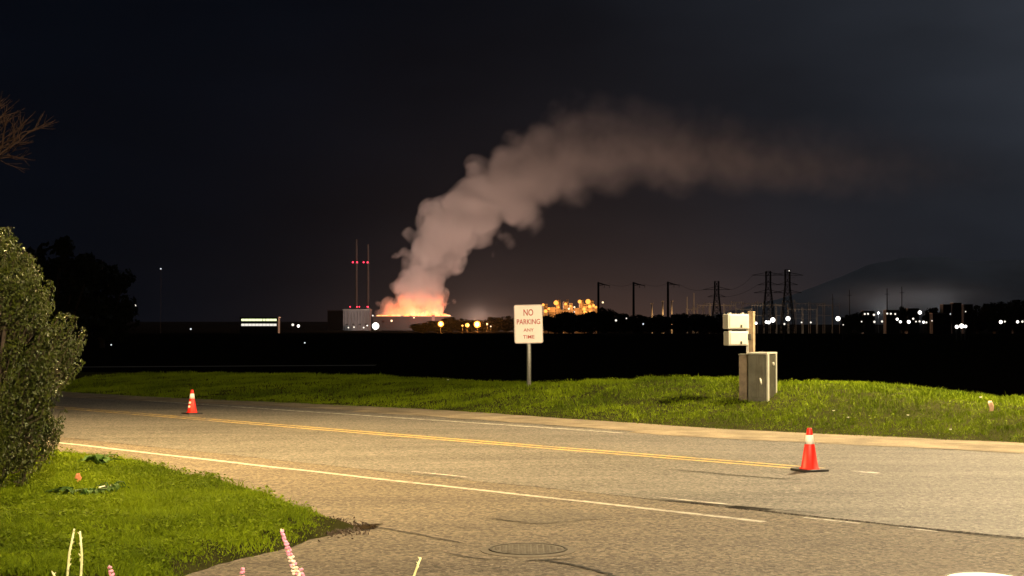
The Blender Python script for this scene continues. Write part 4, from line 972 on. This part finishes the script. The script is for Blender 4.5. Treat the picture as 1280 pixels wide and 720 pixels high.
# ---- town lights at the right
Gt = 'town lights on the right horizon'
town = [(945, 404, 1.6, 'w'), (958, 402.5, 1.8, 'w'), (966, 400, 3.0, 'w'), (961, 403, 2.0, 'w'), (985, 398.3, 2.8, 'w'), (980.5, 405, 1.2, 'd'), (1002, 403, 1.0, 'd'), (1013.5, 403, 1.1, 'd'), (1047.5, 398.3, 2.9, 'w'),
        (1081, 392.5, 1.2, 'd'), (1085, 392.3, 1.2, 'd'), (1092.5, 393.5, 1.4, 'd'), (1109, 392, 1.2, 'd'), (1113.5, 392.2, 1.2, 'd'), (1119, 392.5, 1.1, 'd'), (1121.5, 399, 1.6, 'w'), (1125.5, 402.2, 1.6, 'w'), (1136, 402.3, 2.1, 'w'), (1141.5, 398.4, 1.3, 'd'), (1149.8, 390.6, 2.3, 'w'),
        (1145, 402, 1.0, 'd'), (1149.5, 401.7, 1.2, 'd'), (1154.5, 402.7, 1.5, 'w'), (1158, 403, 1.2, 'd'), (1165, 401, .8, 'd'), (1093, 402.3, 1.4, 'd'), (1102.5, 401.8, 1.3, 'd'), (1077, 402, .9, 'd'), (1196, 408.5, 2.2, 'w'), (1202, 407.5, 2.8, 'w'), (1207, 408, 1.8, 'w'), (1251, 402.5, 2.2, 'w'), (1256, 402, 1.2, 'd'), (1272, 402.3, 1.7, 'w'), (1278, 402, 1.4, 'd'), (1207, 389.5, .7, 'd'), (1188, 392.5, .8, 'f'), (1054, 406, .7, 'd')]
for px, py, r, kd in town: far_lamp(px, py, 1450 if py < 405 else 330, r, {'w': 'lamp_white', 'd': 'lamp_dim', 'f': 'lamp_faint'}[kd], 'white lamp among the town lights at right' if r < 2.7 else 'large white lamp among the town lights at right', Gt if r < 2.7 else 'large town lamps at right')
# town blocks behind the lamps
Gb = 'dark town buildings at right'
random.seed(21)
for px, top, w in ((1085, 389, 14), (1114, 388, 16), (1140, 386, 14), (1182, 381, 10), (1195, 379, 10), (1209, 381, 10), (1252, 396, 18), (1274, 396, 14), (1172, 392, 16)):
    Y = 1560; p = at(px, HOR, Y); h = at(0, top, Y).z - gz(Y); k = Y / F; t = thing('town_building', (p.x, Y, gz(Y)), 'dim flat roofed building behind the town lights at right', 'building', Gb)
    MB().box((0, 0, h / 2), (w * k, 12, h)).build('wall', 'dark_shed', t); MB().box((0, 0, h + .25), (w * k + .6, 12.6, .5)).build('parapet', 'steel_far', t)
    for i in range(3): MB().box((w * k * (-.3 + .3 * i), -6.1, h * .6), (w * k * .16, .3, h * .22)).build('window', 'dark_shed', t)

# ---- hills
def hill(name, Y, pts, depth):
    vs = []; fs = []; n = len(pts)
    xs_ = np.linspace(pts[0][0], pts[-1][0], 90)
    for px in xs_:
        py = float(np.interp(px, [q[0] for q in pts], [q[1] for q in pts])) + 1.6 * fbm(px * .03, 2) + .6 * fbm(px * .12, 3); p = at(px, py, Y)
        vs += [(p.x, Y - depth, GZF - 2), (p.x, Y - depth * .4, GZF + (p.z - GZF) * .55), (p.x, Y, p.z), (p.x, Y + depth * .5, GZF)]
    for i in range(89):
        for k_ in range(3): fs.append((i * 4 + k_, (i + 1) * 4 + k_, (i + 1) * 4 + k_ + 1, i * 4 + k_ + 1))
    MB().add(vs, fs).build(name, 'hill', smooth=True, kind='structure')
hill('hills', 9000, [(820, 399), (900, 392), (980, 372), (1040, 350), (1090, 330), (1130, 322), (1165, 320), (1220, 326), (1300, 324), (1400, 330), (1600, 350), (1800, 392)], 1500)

# ---- low mist bank over the town, lit by two added lamps
def mist_bank(c_, r_, peak, seed):
    ms = bmesh.new(); bmesh.ops.create_icosphere(ms, subdivisions=3, radius=1); me = bpy.data.meshes.new('mist'); ms.to_mesh(me); ms.free()
    mo = obj('mist', me, None, None, kind='stuff'); mo.location = c_; mo.scale = r_
    t = NT('mist'); t.n.remove(t.b); c = t.N('ShaderNodeTexCoord'); ln = t.N('ShaderNodeVectorMath', operation='LENGTH'); t.L(c.outputs['Object'], ln.inputs[0])
    q = t.math('SUBTRACT', 1.0, ln.outputs['Value'], clamp=True); q = t.math('MULTIPLY', t.math('MULTIPLY', q, q), t.maprange(t.noise(c.outputs['Object'], seed, 3), .3, .7, .4, 1.5))
    vp = t.N('ShaderNodeVolumePrincipled'); vp.inputs['Color'].default_value = (.94, .94, .95, 1); t.L(t.math('MULTIPLY', q, peak), vp.inputs['Density']); t.L(vp.outputs[0], t.o.inputs['Volume']); t.m.cycles.volume_step_rate = 7.0
    me.materials.append(t.m)
mist_bank(at(1135, 372, 2500), (160 * 2500 / F, 260.0, 34 * 2500 / F), 1.1e-3, 2.2)
mist_bank(at(610, 402, 2750), (230 * 2750 / F, 560.0, 40 * 2750 / F), 5e-5, 2.6)  # second bank around the fire, added for lamp halos and warm glow
far_lamp(1098, 391, 2440, 1.0, 'lamp_white', 'added white lamp lighting the pale mist, left of the pair', None, 1.5e5, (.9, .96, 1)); far_lamp(1170, 392, 2440, 1.0, 'lamp_white', 'added white lamp lighting the pale mist, right of the pair', None, 1.5e5, (.9, .96, 1))  # both lamps added inside the mist to light it

# ---- damp sea air over the whole place
t = NT('haze'); t.n.remove(t.b); vp = t.N('ShaderNodeVolumePrincipled'); vp.inputs['Color'].default_value = (.92, .95, 1, 1); vp.inputs['Density'].default_value = 0.45e-5; vp.inputs['Anisotropy'].default_value = 0
t.L(vp.outputs[0], t.o.inputs['Volume'])
hz = MB().box((0, 8500, 300), (30400, 23400, 645)).build('haze', 'haze'); hz['kind'] = 'stuff'

# ---- tell look-alikes apart by their order in the row
ORD = 'first second third fourth fifth sixth seventh eighth ninth tenth eleventh twelfth thirteenth fourteenth fifteenth sixteenth seventeenth eighteenth nineteenth twentieth'.split()
ORD += ['twenty-' + w for w in ORD[:9]] + ['thirtieth'] + ['thirty-' + w for w in ORD[:9]]
same = {}
for o in COL.objects:
    if o.parent is None and 'label' in o.keys(): same.setdefault(o['label'], []).append(o)
for lab, os_ in same.items():
    if len(os_) > 1:
        for i, o in enumerate(sorted(os_, key=lambda o: o.location.x / max(o.location.y, .1))): o['label'] = lab + ', ' + ORD[i] + ' from the left'
